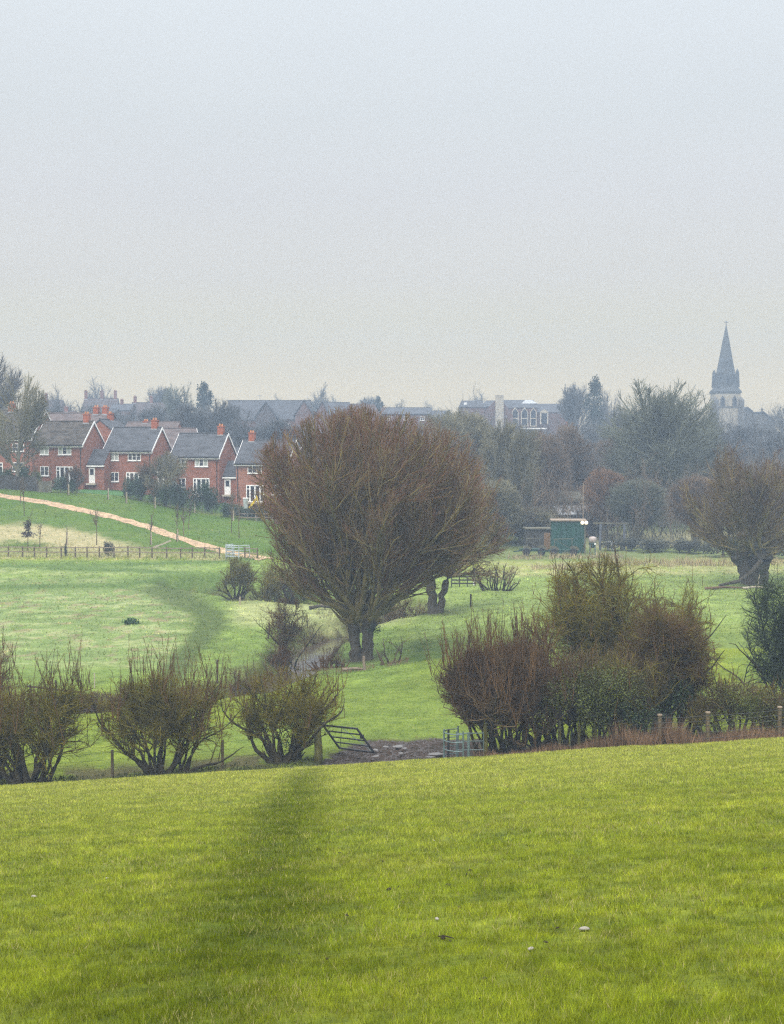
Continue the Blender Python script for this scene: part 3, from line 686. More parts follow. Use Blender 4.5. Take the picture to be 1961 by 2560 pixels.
def hshrub(name, label, u, y, env_uv, seed, nst=9, L=5, cat='shrub', group=None, sx=.25, hi=1.15, stems=None, ry=1.6, rough=.32, floor=.15, **kw):
    b = at(u, y); cu, cv, du, dv = env_uv
    return shrub(name, label, cat, b, stems or fan(np.random.default_rng(seed + 100), nst, sx, .1, hi, L), E(cu, cv, y, b, du * 1.14, dv * 1.06, ry, rough=rough, seed=seed % 50, floor=floor), seed, group=group, **kw)
GH = 'bare hawthorns along the field edge'
hshrub('hawthorn', 'leftmost bare hawthorn of the hedge line with dark ivy up its stems', 66, 59.6, (92, 1812, 150, 128), 31, nst=14, sx=.55, hi=.95, L=5.2, group=GH, shoots=220, shoot_len=1.5,
       ivy=[(320, (.5, -.3, 2.6), (.28, .25, .75)), (220, (.15, -.3, 1.9), (.3, .25, .6)), (160, (-.7, -.3, 2.0), (.4, .3, .3)), (160, (.7, -.3, 1.6), (.4, .3, .35))], stem_r=.11, dens=(2.2, 3.5, 5.2))
st = fan(np.random.default_rng(132), 13, .34, .1, .9, 5.2) + [(.75 + .12 * k, .1, (math.sin(.05 + .13 * k), 0, math.cos(.05 + .13 * k)), 4.4, .6) for k in range(4)] + [(.95, .0, (.75, .1, .7), 4.0, .9)]
hshrub('hawthorn', 'broad bare hawthorn with two clumps of stems and upright shoots, between two fence posts', 392, 60.6, (405, 1792, 165, 112), 32, stems=st, group=GH, shoots=240, shoot_len=1.7, stem_r=.10, dens=(2.3, 3.7, 5.3),
       ivy=[(90, (.0, -.25, .5), (.16, .15, .5))])
hshrub('hawthorn', 'rounded bare hawthorn beside the leaning field gate', 706, 60.8, (708, 1765, 143, 106), 33, nst=16, sx=.45, hi=1.0, L=4.4, group=GH, shoots=150, shoot_len=.9, stem_r=.12, dens=(2.5, 4.0, 5.5),
       ivy=[(120, (.15, -.3, .9), (.2, .2, .5))])
hshrub('hedge_bush', 'dense dark brown bush on the left edge of the photo', -22, 61.5, (-30, 1760, 82, 170), 34, nst=14, sx=.7, hi=.8, L=5.6, shoots=200, shoot_len=1.1, dens=(3.8, 6, 6.5), mats=[M_HAWB, M_TWO, M_HAWR, M_HAWR],
       ivy=[(260, (-.1, -.4, 4.6), (.7, .5, .8))])
# right of the gate
hshrub('hedge_bush', 'dense reddish brown bush with upright shoots growing over the kissing gate', 1285, 59.6, (1262, 1730, 134, 120), 35, nst=30, sx=1.5, hi=.72, L=5.0, shoots=700, shoot_len=1.7, rough=.42, dens=(3.8, 6.2, 6.8), tw=.006,
       mats=[M_HAWB, M_TWO, M_HAWR, M_HAWR], angs=(.42, .45, .45), leaves=[(1800, (1.7, -1.5, 2.2), (1.2, .8, 1.0))], ry=1.8)
hshrub('bramble_thicket', 'leafy green and brown bramble thicket behind the wire fence, right of the red bush', 1465, 60.3, (1478, 1728, 178, 126), 36, nst=34, sx=2.4, hi=.55, L=3.6, shoots=160, shoot_len=.9, dens=(2.4, 3.6, 3.8),
       mats=[M_HAWB, M_HAWL, M_TWO, M_HAWR], leaves=[(9000, (.2, -.9, 2.1), (2.5, 1.3, 1.45)), (2200, (-1.5, -1.3, 2.3), (1.1, .8, 1.0)), (2600, (.6, -1.3, 2.9), (1.8, .8, .9))], ivy=[(3200, (1.7, -1.0, 1.4), (1.5, .9, 1.0))])
hshrub('hawthorn', 'tall spreading olive green hawthorn rising above the bramble thicket', 1552, 68.5, (1545, 1535, 208, 150), 37, nst=24, sx=2.3, hi=.95, L=9.0, ry=3.2, dens=(2.2, 3.1, 3.9), shoots=160, shoot_len=.9, stem_r=.15, tw=.0065,
       lens=(.5, .5, .7), wander=.26, angs=(.75, .75, .65), rough=.22, floor=.8)
hshrub('hawthorn', 'wine red twiggy bush at the right end of the tall hawthorn', 1668, 62.0, (1662, 1628, 122, 136), 38, nst=26, sx=1.5, hi=.85, L=6.2, ry=2.0, rough=.34, dens=(3.0, 4.9, 5.8), shoots=160, shoot_len=.7, mats=[M_HAWB, M_HAWL, M_HAWR, M_HAWR],
       ivy=[(3200, (-.4, -1.3, 1.9), (1.6, .9, 1.1)), (350, (.9, -.6, 1.4), (.8, .6, .7))], leaves=[(800, (-.2, -1.0, 2.4), (1.3, .7, .9))])
hshrub('bramble_thicket', 'low tangle of brambles behind the fence near the right edge', 1850, 60.4, (1852, 1775, 130, 84), 39, nst=24, sx=1.7, hi=.95, L=2.9, shoots=140, shoot_len=.6, dens=(3.6, 5.4, 5.4), mats=[M_HAWB, M_HAWL, M_TWO, M_HAWR],
       leaves=[(5200, (.2, -.8, 1.4), (2.2, 1.0, 1.1))])
hshrub('evergreen_shrub', 'dark green bushy thorn tree cut off by the right edge, with fine drooping twigs', 1985, 66, (1978, 1575, 98, 190), 40, nst=16, sx=.7, hi=.8, L=7.2, ry=2.0, dens=(2.5, 4.0, 5.5), mats=[M_HAWB, mat('dark_olive_branch', (.030, .040, .022), .9, .3, 1), mat('dark_green_twig', (.026, .045, .024), .9, .3, 1), M_HAWL],
       trop=(-.02, -.03, -.04), ivy=[(1500, (.1, -.4, 4.4), (1.25, 1.2, 2.6))])
# scrub by the stream
GS = None
hshrub('stream_shrub', 'left one of two rounded olive bushes on the far stream bank', 592, 127, (592, 1452, 48, 58), 41, nst=14, sx=.6, hi=.8, L=4.4, dens=(2.6, 3.6, 4.2), tw=.011, leaves=[(1800, (0, 0, 1.5), (1.3, 1.2, 1.5))], ry=1.6)
hshrub('stream_shrub', 'right one of two rounded olive bushes on the far stream bank', 668, 128, (668, 1450, 40, 58), 42, nst=14, sx=.5, hi=.8, L=4.4, dens=(2.6, 3.6, 4.2), tw=.011, leaves=[(1500, (0, 0, 1.4), (1.1, 1.1, 1.4))], ry=1.6)
hshrub('stream_shrub', 'low purplish brown scrub behind the two olive bushes, left of the huge willow', 745, 131, (752, 1462, 72, 42), 43, nst=18, sx=1.4, hi=.9, L=3.2, dens=(2.4, 3.6, 4.2), tw=.012, mats=[M_HAWB, M_TWO, M_TWO, M_HAWR], ry=1.6)
hshrub('alder', 'small bushy topped tree with several thin stems leaning over the stream', 716, 99, (718, 1548, 58, 66), 44, nst=9, sx=.55, hi=.5, L=5.0, cat='tree', dens=(2.4, 4.2, 5.6), tw=.009, mats=[M_HAWB, M_LIMB2, M_HAWR, M_HAWR], floor=1.5, ry=1.5, trop=(.05, .05, .06))
hshrub('bank_scrub', 'dark reddish scrub on the left stream bank under the small tree', 706, 98.2, (700, 1622, 36, 38), 45, nst=18, sx=.9, hi=1.2, L=1.6, dens=(5, 6, 5), tw=.009, mats=[M_HAWB, M_HAWR, M_HAWR, M_HAWR])
hshrub('bank_scrub', 'russet brushwood on the near stream bank right of the rounded hawthorn', 818, 92, (822, 1678, 34, 36), 46, nst=20, sx=.9, hi=1.0, L=1.8, dens=(3, 4, 4), tw=.008, mats=[M_HAWR, M_HAWR, M_HAWR, M_HAWR], shoots=40, shoot_len=.6)
hshrub('bank_scrub', 'brown brushwood along the stream behind the rounded hawthorn', 610, 85.5, (620, 1702, 75, 38), 47, nst=26, sx=1.5, hi=.9, L=1.9, dens=(3.4, 5, 5), tw=.008, mats=[M_TWO, M_TWO, M_HAWR, M_HAWR], shoots=60, shoot_len=.5)
hshrub('bank_scrub', 'brown scrub on the stream bank between the two left hawthorns', 245, 80, (245, 1768, 75, 36), 48, nst=26, sx=1.5, hi=.9, L=1.9, dens=(3.4, 5, 5), tw=.008, mats=[M_TWO, M_TWO, M_HAWR, M_HAWR])
hshrub('bank_scrub', 'purple brown scrub on the stream bank behind the broad hawthorn', 475, 82, (470, 1725, 70, 36), 49, nst=26, sx=1.4, hi=.9, L=1.9, dens=(3.4, 5, 5), tw=.008, mats=[M_TWO, M_TWO, M_HAWR, M_HAWR])
hshrub('bank_scrub', 'tangled low scrub at the foot of the huge willow, on its left', 855, 108, (858, 1470, 70, 50), 50, nst=20, sx=1.2, hi=1.0, L=3.0, dens=(2.6, 4, 4.6), tw=.010, mats=[M_HAWB, M_TWO, M_TWO, M_HAWR], floor=1.3)
hshrub('bank_scrub', 'thin brushwood between the two willow trunks', 1015, 117, (1010, 1500, 60, 50), 51, nst=16, sx=1.2, hi=.9, L=2.8, dens=(2.2, 3.2, 3.6), tw=.010, mats=[M_HAWB, M_LIMB2, M_TWO, M_HAWR])
hshrub('bank_scrub', 'pale leaning brushwood right of the forked willow', 1245, 128, (1240, 1440, 58, 42), 52, nst=16, sx=1.1, hi=.9, L=2.8, dens=(2.0, 3.0, 3.4), tw=.010, mats=[M_HAWB, M_LIMB2, M_LIMB2, M_LIMB2])
hshrub('bank_scrub', 'thin leafless saplings at the foot of the bank right of the huge willow', 985, 91, (985, 1640, 34, 55), 53, nst=5, sx=.9, hi=.3, L=2.2, dens=(1.6, 2, 2), tw=.008, mats=[M_TWO, M_TWO, M_TWO, M_TWO])
# ------------------------------------------------------------ far trees: prototypes about 15 m tall, then copies
PROTO = {}
def bare_proto(key, seed, crown, rxy, rz_, cz, spread, nl, trunk_h, dens, tw=.024, upright=.05, mats=None, leaves=0, rough=.25, multistem=1):
    r = np.random.default_rng(seed); root = thing('bare_tree', 'x', 'tree', (0, 0, 0)); mats = mats or [M_GREYB, M_GREYT]
    env = ellenv((0, 0, cz), (rxy, rxy, rz_), rough=rough, seed=seed % 40, floor=.8)
    n = multistem
    TP = poly(r, np.stack([r.uniform(-.5, .5, n) * (n > 1), r.uniform(-.5, .5, n) * (n > 1), np.full(n, -.3)], 1), np.stack([.12 * r.standard_normal(n), .12 * r.standard_normal(n), np.ones(n)], 1),
              np.full(n, trunk_h), np.full(n, .36 if n == 1 else .22), np.full(n, .10), 8, .05, .05)
    mobj('trunk', tmesh('trunk', [(TP, 8, 0)], mats[0]), root)
    dens = (dens[0] * 1.3, dens[1] * 1.15); nl = nl * 1.4
    B1 = spawn(r, TP, nl, .25, 1, spread, .2, 1.0, .2, 6, .10, upright, .12, env=env, Lmax=9, Lmin=2, tfall=.35)
    B2 = spawn(r, B1, dens[0], .15, 1, .55, .2, .45, .3, 4, .13, upright, .06, env=env, Lmax=4, Lmin=.7)
    B3 = spawn(r, B2, dens[1], .1, 1, .55, .25, .55, .3, 3, .12, upright, tw, rend=tw * .6, env=env, Lmax=1.8, Lmin=.4, keepout=.06)
    mobj('crown', tmesh('crown', [(B1, 4, 0), (B2, 3, 0), (B3, 3, 1)], mats), root)
    if leaves:
        mobj('ivy', leafmesh('ivy', ball_pts(r, leaves, (0, 0, cz * .75), (rxy * .5, rxy * .5, rz_ * .9), .6, .5, seed % 40, clump=.5), .34, M_IVY, r), root)
    root['_h'] = 15.0; zz = B3.P[:, -1, 2]; xy = np.abs(B3.P[:, -1, :2]).ravel()
    PROTO[key] = (root, 2 * np.percentile(xy, 96), np.percentile(zz, 99.5))
    print('proto', key, len(B1.L), len(B2.L), len(B3.L))
def leafy_proto(key, seed, layers, m, size, h, wd):
    r = np.random.default_rng(seed); root = thing('conifer', 'x', 'tree', (0, 0, 0))
    TP = poly(r, arr(0, 0, -.3)[None], arr(0, 0, 1)[None], arr(h * .95), arr(.35), arr(.06), 5, .01, 0)
    mobj('trunk', tmesh('trunk', [(TP, 7, 0)], M_GREYB), root)
    pts = np.concatenate([ball_pts(r, n_, c_, s_, .5, .35, seed % 30 + k, clump=.55) for k, (n_, c_, s_) in enumerate(layers)])
    mobj('crown', leafmesh('crown', pts, size, m, r), root); PROTO[key] = (root, wd, h)
M_OLT = mat('olive_grey_twig', (.165, .150, .085), .9, .3, .3); M_BRT = mat('brown_wood_twig', (.140, .098, .060), .9, .3, .3)
M_GRT = mat('green_grey_twig', (.120, .130, .088), .9, .3, .3); M_ORT = mat('orange_larch_twig', (.19, .105, .048), .9, .3, .4)
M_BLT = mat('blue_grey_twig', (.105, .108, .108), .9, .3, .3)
bare_proto('round', 61, 0, 6, 6.2, 9, .85, 2.4, 8, (2.4, 3.2))
bare_proto('upright', 62, 0, 4.2, 7.2, 8, .45, 2.6, 11, (2.4, 3.2), upright=.10)
bare_proto('dense', 63, 0, 6, 7.6, 7.6, .7, 3.2, 10, (2.7, 3.5), tw=.020, rough=.12)
bare_proto('densetall', 64, 0, 4.6, 7.8, 7.6, .5, 3.4, 12, (3.4, 4.2), tw=.024, upright=.08, leaves=350)
bare_proto('ivied', 65, 0, 4.4, 7.2, 8, .6, 2.6, 11, (2.4, 3.0), leaves=2600)
bare_proto('multi', 66, 0, 5.2, 7.2, 8, .4, 1.6, 11, (2.2, 3.0), multistem=6, upright=.07)
bare_proto('light', 72, 0, 5.5, 6.4, 8.4, .75, 2.2, 9, (2.6, 3.0), tw=.024)
leafy_proto('conifer', 67, [(2600, (0, 0, 3.5), (3.6, 3.6, 3.0)), (2400, (0, 0, 7.5), (3.0, 3.0, 3.2)), (1500, (0, 0, 11), (2.0, 2.0, 2.6)), (500, (0, 0, 13.6), (.9, .9, 1.6)), (300, (1.6, 0, 12.6), (.6, .6, 1.5)), (300, (-1.4, .4, 12), (.7, .7, 1.3))], M_CONIF, .42, 15, 7.2)
leafy_proto('cypress', 68, [(3600, (0, 0, 4.5), (2.9, 2.9, 4.8)), (2200, (0.1, 0, 9), (2.5, 2.5, 3.2)), (900, (.3, 0, 12.6), (1.5, 1.5, 1.7)), (300, (.25, 0, 14.2), (.9, .9, .8))], M_CONIF, .36, 15, 5.6)
leafy_proto('bush', 69, [(2600, (0, 0, 3.0), (4.5, 3.5, 3.2)), (1600, (2.4, 0, 3.6), (2.6, 2.6, 3.2)), (1400, (-2.2, 0, 3.2), (2.6, 2.6, 2.8))], M_EVERG, .42, 6.6, 10.5)
bare_proto('thicket', 70, 0, 7.5, 5.0, 4.0, .8, 2.2, 5, (3.0, 3.6), multistem=9, upright=.04)
_used = {}
def ftree(key, u, vtop, y, wpx, label, m=None, name='bare_tree', group=None, cat='tree', rz=None, sink=.3, vbase=None):
    root, pw, ph = PROTO[key]; b = at(u, y); 
    if vbase is not None: b = P(u, vbase, y)
    top = P(u, vtop, y).z; h = max(1.5, top - b.z); s = h / ph; sw = wpx / FPX * y / pw
    rz = random.Random(int(u * 7 + vtop)).uniform(0, 6.28) if rz is None else rz
    if key not in _used:
        _used[key] = 1; o = root; o.location = b; o.rotation_euler = (0, 0, rz); o.scale = (sw, sw, s)
    else: o = dup(root, b, rz, (sw, sw, s))
    o.name = name; o['label'] = label; o['category'] = cat
    if '_h' in o: del o['_h']
    if group: o['group'] = group
    if m is not None:
        for c in o.children:
            if c.name.startswith('crown'):
                for sl_ in c.material_slots: sl_.link = 'OBJECT'; sl_.material = m
    return o
GW = 'bare trees of the wood behind the willows'
FT = [
 # skyline and town side, left
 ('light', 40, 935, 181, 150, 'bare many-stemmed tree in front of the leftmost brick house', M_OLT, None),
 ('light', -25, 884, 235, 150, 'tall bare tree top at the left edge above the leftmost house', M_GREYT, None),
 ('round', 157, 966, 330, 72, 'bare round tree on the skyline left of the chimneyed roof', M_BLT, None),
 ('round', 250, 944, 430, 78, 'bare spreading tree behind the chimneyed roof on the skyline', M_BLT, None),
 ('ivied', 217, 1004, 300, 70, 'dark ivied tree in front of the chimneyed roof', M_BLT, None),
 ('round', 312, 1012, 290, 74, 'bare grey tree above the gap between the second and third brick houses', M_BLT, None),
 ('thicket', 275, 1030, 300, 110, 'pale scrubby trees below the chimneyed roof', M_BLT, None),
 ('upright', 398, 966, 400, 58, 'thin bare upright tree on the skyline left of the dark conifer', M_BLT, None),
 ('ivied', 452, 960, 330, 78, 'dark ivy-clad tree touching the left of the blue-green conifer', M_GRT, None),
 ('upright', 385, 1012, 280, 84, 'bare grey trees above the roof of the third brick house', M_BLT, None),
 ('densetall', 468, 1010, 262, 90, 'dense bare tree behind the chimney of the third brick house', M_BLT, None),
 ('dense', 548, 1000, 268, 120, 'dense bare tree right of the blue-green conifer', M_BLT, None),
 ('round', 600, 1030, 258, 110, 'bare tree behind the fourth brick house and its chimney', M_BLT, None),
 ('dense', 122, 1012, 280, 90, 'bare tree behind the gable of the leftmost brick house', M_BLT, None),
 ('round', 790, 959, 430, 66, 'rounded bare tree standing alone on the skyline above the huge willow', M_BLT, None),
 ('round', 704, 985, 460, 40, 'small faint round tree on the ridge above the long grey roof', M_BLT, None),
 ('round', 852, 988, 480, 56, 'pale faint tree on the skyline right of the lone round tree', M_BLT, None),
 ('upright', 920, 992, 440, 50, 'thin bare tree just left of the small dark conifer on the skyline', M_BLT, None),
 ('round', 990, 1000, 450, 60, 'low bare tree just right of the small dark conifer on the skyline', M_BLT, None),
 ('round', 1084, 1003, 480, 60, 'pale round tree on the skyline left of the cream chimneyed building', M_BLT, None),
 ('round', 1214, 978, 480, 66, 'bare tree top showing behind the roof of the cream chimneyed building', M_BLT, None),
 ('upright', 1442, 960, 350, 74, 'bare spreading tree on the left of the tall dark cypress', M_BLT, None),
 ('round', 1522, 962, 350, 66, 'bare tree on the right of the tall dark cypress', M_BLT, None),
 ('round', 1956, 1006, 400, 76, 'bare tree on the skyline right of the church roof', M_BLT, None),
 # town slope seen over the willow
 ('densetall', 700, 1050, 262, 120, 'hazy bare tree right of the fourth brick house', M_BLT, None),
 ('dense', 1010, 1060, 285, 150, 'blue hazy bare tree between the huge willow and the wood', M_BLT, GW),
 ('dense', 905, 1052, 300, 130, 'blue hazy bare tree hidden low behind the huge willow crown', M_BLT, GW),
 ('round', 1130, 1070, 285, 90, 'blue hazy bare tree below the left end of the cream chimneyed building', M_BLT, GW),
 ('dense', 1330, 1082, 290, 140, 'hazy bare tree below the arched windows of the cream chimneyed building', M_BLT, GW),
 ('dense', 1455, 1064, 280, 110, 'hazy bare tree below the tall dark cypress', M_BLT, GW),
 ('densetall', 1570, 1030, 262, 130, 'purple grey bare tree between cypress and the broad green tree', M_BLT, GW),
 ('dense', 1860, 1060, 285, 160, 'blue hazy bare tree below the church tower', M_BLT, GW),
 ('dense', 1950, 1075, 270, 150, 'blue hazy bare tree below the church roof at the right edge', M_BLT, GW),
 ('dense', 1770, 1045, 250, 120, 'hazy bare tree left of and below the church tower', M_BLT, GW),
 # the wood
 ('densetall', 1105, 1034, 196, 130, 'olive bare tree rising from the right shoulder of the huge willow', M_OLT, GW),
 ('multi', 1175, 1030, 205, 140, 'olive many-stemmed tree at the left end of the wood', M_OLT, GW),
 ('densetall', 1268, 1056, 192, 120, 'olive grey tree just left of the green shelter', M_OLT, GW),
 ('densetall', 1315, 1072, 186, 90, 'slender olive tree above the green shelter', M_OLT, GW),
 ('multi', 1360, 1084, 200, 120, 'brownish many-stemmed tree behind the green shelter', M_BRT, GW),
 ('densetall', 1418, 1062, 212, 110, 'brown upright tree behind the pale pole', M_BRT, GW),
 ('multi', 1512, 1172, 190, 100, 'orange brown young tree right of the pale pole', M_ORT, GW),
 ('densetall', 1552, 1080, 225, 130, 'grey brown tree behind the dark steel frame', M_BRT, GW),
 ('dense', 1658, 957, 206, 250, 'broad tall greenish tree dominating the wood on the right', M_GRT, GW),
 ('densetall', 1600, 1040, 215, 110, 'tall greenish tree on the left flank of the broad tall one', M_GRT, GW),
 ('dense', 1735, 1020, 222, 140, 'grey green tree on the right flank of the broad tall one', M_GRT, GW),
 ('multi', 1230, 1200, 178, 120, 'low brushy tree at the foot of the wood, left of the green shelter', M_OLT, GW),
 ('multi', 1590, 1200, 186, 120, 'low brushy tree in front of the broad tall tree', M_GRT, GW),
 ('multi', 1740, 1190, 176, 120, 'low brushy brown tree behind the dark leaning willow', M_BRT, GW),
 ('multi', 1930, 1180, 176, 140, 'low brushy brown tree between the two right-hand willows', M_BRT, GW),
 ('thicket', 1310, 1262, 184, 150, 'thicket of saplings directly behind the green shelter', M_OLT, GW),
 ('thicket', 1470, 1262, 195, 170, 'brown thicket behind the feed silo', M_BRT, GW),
]
for k_, u_, vt, y_, wp, lb, m_, g_ in FT: ftree(k_, u_, vt, y_, wp, lb, m_, group=g_)
ftree('conifer', 512, 955, 340, 82, 'blue-green conifer on the skyline above the third brick house', name='conifer')
ftree('conifer', 946, 990, 410, 52, 'small dark conifer on the skyline above the huge willow', name='conifer')
ftree('cypress', 1485, 935, 335, 62, 'tall dark cypress on the skyline between the cream chimneyed building and the church', name='cypress')
ftree('cypress', 1118, 1022, 350, 34, 'small dark cypress left of the cream chimneyed building', name='cypress')
ftree('bush', 1130, 1032, 352, 50, 'low dark evergreen bush beside the small cypress', name='evergreen_bush', cat='bush')
# evergreen bushes and hedges in the gardens, along the field and under the wood
GB = [(8, 1168, 183, 70, 1205), (62, 1158, 185, 60, 1200), (90, 1175, 182.5, 50, 1210), (152, 1188, 181, 56, 1238), (182, 1196, 181, 40, 1240), (325, 1196, 181, 60, 1255), (350, 1188, 181.5, 50, 1260),
      (398, 1212, 181, 60, 1272), (425, 1205, 181, 64, 1278), (465, 1210, 181, 56, 1288), (505, 1198, 181.5, 44, 1268), (530, 1212, 182, 50, 1270), (580, 1256, 181, 70, 1284), (640, 1262, 181, 60, 1288)]
GBL = ['pale green bush at the left edge over the dark garden fence', 'green bush between the trunk and the second brick house', 'yellow green bush at the end of the dark fence', 'dark evergreen below the french doors of the second house',
       'round dark evergreen left of the bright garden lawn', 'tall dark evergreen right of the bright garden lawn', 'dark bush below the french doors of the third house', 'green hedge bush under the bare garden tree',
       'dark hedge bush left of the white garden table', 'hedge bush just right of the bare garden tree', 'slim dark shrub in front of the french doors of the fourth house', 'dark rounded shrub left of the white annexe door of the fourth house',
       'low dark hedge below the white annexe door', 'low dark hedge behind the yellow slide']
for i, (u_, vt, y_, wp, vb) in enumerate(GB):
    ftree('bush', u_, vt, y_, wp, GBL[i], name='garden_bush', cat='bush', group='evergreen bushes in the gardens',
          m=mat('yellow_green_leaf', (.10, .115, .025), .7, .3, .8, attr='rnd') if i == 2 else (mat('mid_green_leaf', (.045, .085, .025), .7, .3, .8, attr='rnd') if i in (0, 1, 7) else None))
HB = [(1555, 1348, 170, 120), (1640, 1352, 168, 130), (1725, 1352, 166, 120), (1810, 1340, 160, 130), (1905, 1335, 158, 140), (1985, 1330, 156, 120), (1475, 1292, 206, 110)]
HL = ['dark bramble mound right of the feed silo', 'dark bramble mound below the broad tall tree', 'low dark bramble mound left of the leaning willow', 'dark bramble mound behind the leaning willow trunk',
      'dark bramble mound right of the leaning willow trunk', 'dark bramble mound at the right edge under the red willow', 'dark evergreen mound behind the feed silo']
M_DKB = mat('dark_bramble', (.040, .044, .032), .8, .35, .7, attr='rnd')
for (u_, vt, y_, wp), lb in zip(HB, HL): ftree('bush', u_, vt, y_, wp, lb, name='bramble_mound', cat='brambles', m=M_DKB, group='bramble mounds along the edge of the wood')
ftree('light', 415, 1128, 181.5, 120, 'dark bare garden tree in front of the third brick house', M_OLT)
ftree('light', 352, 1150, 182, 60, 'small brown bare tree in front of the french doors of the third house', M_BRT)
ftree('light', 192, 1160, 181.5, 44, 'russet bare tree in front of the second brick house', M_BRT)
# ---------------------------------------------------------------- houses
M_BRICK = mat('orange_red_brick', (.235, .092, .055), .9, .22, 1.6, stretch=(1, 1, 2.2))
M_BRICK2 = mat('pinkish_brown_brick', (.27, .120, .075), .9, .22, 1.6, stretch=(1, 1, 2.2))
M_ROOFT = mat('mossy_brown_tile', (.052, .044, .036), .9, .45, 1.1, stretch=(1, 1, 2.5), bump=.3, bscale=9)
M_ROOFS = mat('grey_slate', (.050, .053, .060), .75, .28, .9, stretch=(1, 1, 2.5), bump=.2, bscale=9)
M_ROOFR = mat('faded_red_tile', (.100, .080, .076), .9, .25, 1.0, stretch=(1, 1, 2.5))
M_WHITE = mat('white_upvc', (.80, .80, .78), .5, .04, 2.0)
M_GUT = mat('black_gutter', (.02, .02, .022), .5, .1, 2.0)
M_GLASS = mat('dark_window_glass', (.022, .022, .03), .08, .3, .8, spec=.5)
M_CURT = mat('pale_curtain_behind_glass', (.36, .39, .36), .35, .2, 2.5, spec=.4, stretch=(4, 4, .3))
M_CHIM = mat('bright_orange_brick', (.29, .085, .042), .9, .2, 3.0)
M_POT = mat('clay_pot', (.42, .20, .09), .85, .15, 3.0)
M_LEAD = mat('lead_flashing', (.30, .31, .32), .6, .15, 3.0)
M_STEP = mat('pale_stone', (.42, .37, .29), .9, .15, 2.0)
def gable(name, label, cat, loc, rz, w, d, he, rise, walls, roof, over=.28, thick=.14, barge=M_WHITE, fascia=M_WHITE, group=None, root=None, x1=0.0, y0=0.0, z0=0.0, soff=.0, pn=('wall', 'roof')):
    """gabled block, facade to local -y, right front corner at (x1, y0); the ridge runs along x"""
    new = root is None
    if new: root = thing(name, label, cat, loc, rz, group)
    xa, xb, ya, yb = x1 - w, x1, y0, y0 + d; ym = (ya + yb) / 2
    m = MB(); m.prismx([(ya, z0 - 1.4), (yb, z0 - 1.4), (yb, z0 + he), (ym, z0 + he + rise - .02), (ya, z0 + he)], xa, xb); m.build(pn[0], walls, root)
    s = rise / (d / 2); q = over
    m = MB()
    tp = (ym, z0 + he + rise + .05)
    m.prismx([(ya - q, z0 + he - q * s + .05), tp, (yb + q, z0 + he - q * s + .05), (yb + q, z0 + he - q * s + .05 + thick), (ym, tp[1] + thick), (ya - q, z0 + he - q * s + .05 + thick)], xa - .12, xb + .12)
    rf = m.build(pn[1], roof, root)
    m = MB(); m.tube([(xa - .12, ym, tp[1] + thick + .02), (xb + .12, ym, tp[1] + thick + .02)], .09, 6); m.build('ridge_tile', roof, rf)
    if barge:
        for xx, s2 in ((xb + .125, 1), (xa - .165, 1)):
            m = MB(); zz = z0 + he - q * s
            m.prismx([(ya - q - .04, zz - .10), (ym, tp[1] - .13), (yb + q + .04, zz - .10), (yb + q + .04, zz + .17), (ym, tp[1] + .17), (ya - q - .04, zz + .17)], xx, xx + .04); m.build('bargeboard', barge, root)
    if fascia:
        zz = z0 + he - q * s
        m = MB(); m.box(xa - .1, xb + .1, ya - q - .06, ya - .004, zz - .17, zz + .02); m.build('fascia', fascia, root)
        m = MB(); m.box(xa - .1, xb + .1, ya - q - .16, ya - q - .065, zz - .03, zz + .10); m.build('gutter', M_GUT, root)
    return root
def window(root, x0, x1, z0, z1, y=0.0, lights=2, curtain=(), name='window', mats=None, bar=.085, sill=True):
    f = MB(); yf = y - .055
    f.box(x0, x1, yf, y - .004, z0, z0 + bar); f.box(x0, x1, yf, y - .004, z1 - bar, z1)
    n = lights; ws = (x1 - x0 - bar) / n
    for i in range(n + 1): f.box(x0 + ws * i, x0 + ws * i + bar, yf, y - .004, z0 + bar, z1 - bar)
    fr = f.build(name, M_WHITE, root)
    for i in range(n):
        p = MB(); p.box(x0 + ws * i + bar, x0 + ws * (i + 1), yf + .022, y - .006, z0 + bar, z1 - bar)
        p.build('pane', M_CURT if i in curtain else M_GLASS, fr)
        if lights > 1 and name == 'window':
            g = MB(); zc = (z0 + z1) / 2; g.box(x0 + ws * i + bar, x0 + ws * (i + 1), yf + .012, yf + .021, zc - .012, zc + .012); g.build('glazing_bar', M_WHITE, fr)
    if sill:
        s = MB(); s.box(x0 - .06, x1 + .06, y - .11, y - .003, z0 - .09, z0 - .004); s.build('sill', M_WHITE, fr)
    return fr
def chimney(root, x, y, zb, h, w=.75, d=.65, pots=2, m=M_CHIM, potm=M_POT):
    c = MB(); c.box(x - w/2, x + w/2, y - d/2, y + d/2, zb, zb + h); c.box(x - w/2 - .06, x + w/2 + .06, y - d/2 - .06, y + d/2 + .06, zb + h, zb + h + .14); o = c.build('chimney', m, root)
    for k in range(pots):
        p = MB(); xx = x + (k - (pots - 1) / 2) * w * .45; p.tube([(xx, y, zb + h + .10), (xx, y, zb + h + .42)], [.13, .11], 8); p.build('chimney_pot', potm, o)
    l = MB(); l.box(x - w/2 - .05, x + w/2 + .05, y - d/2 - .05, y + d/2 + .05, zb, zb + .35); l.build('flashing', M_LEAD, o)
    return o
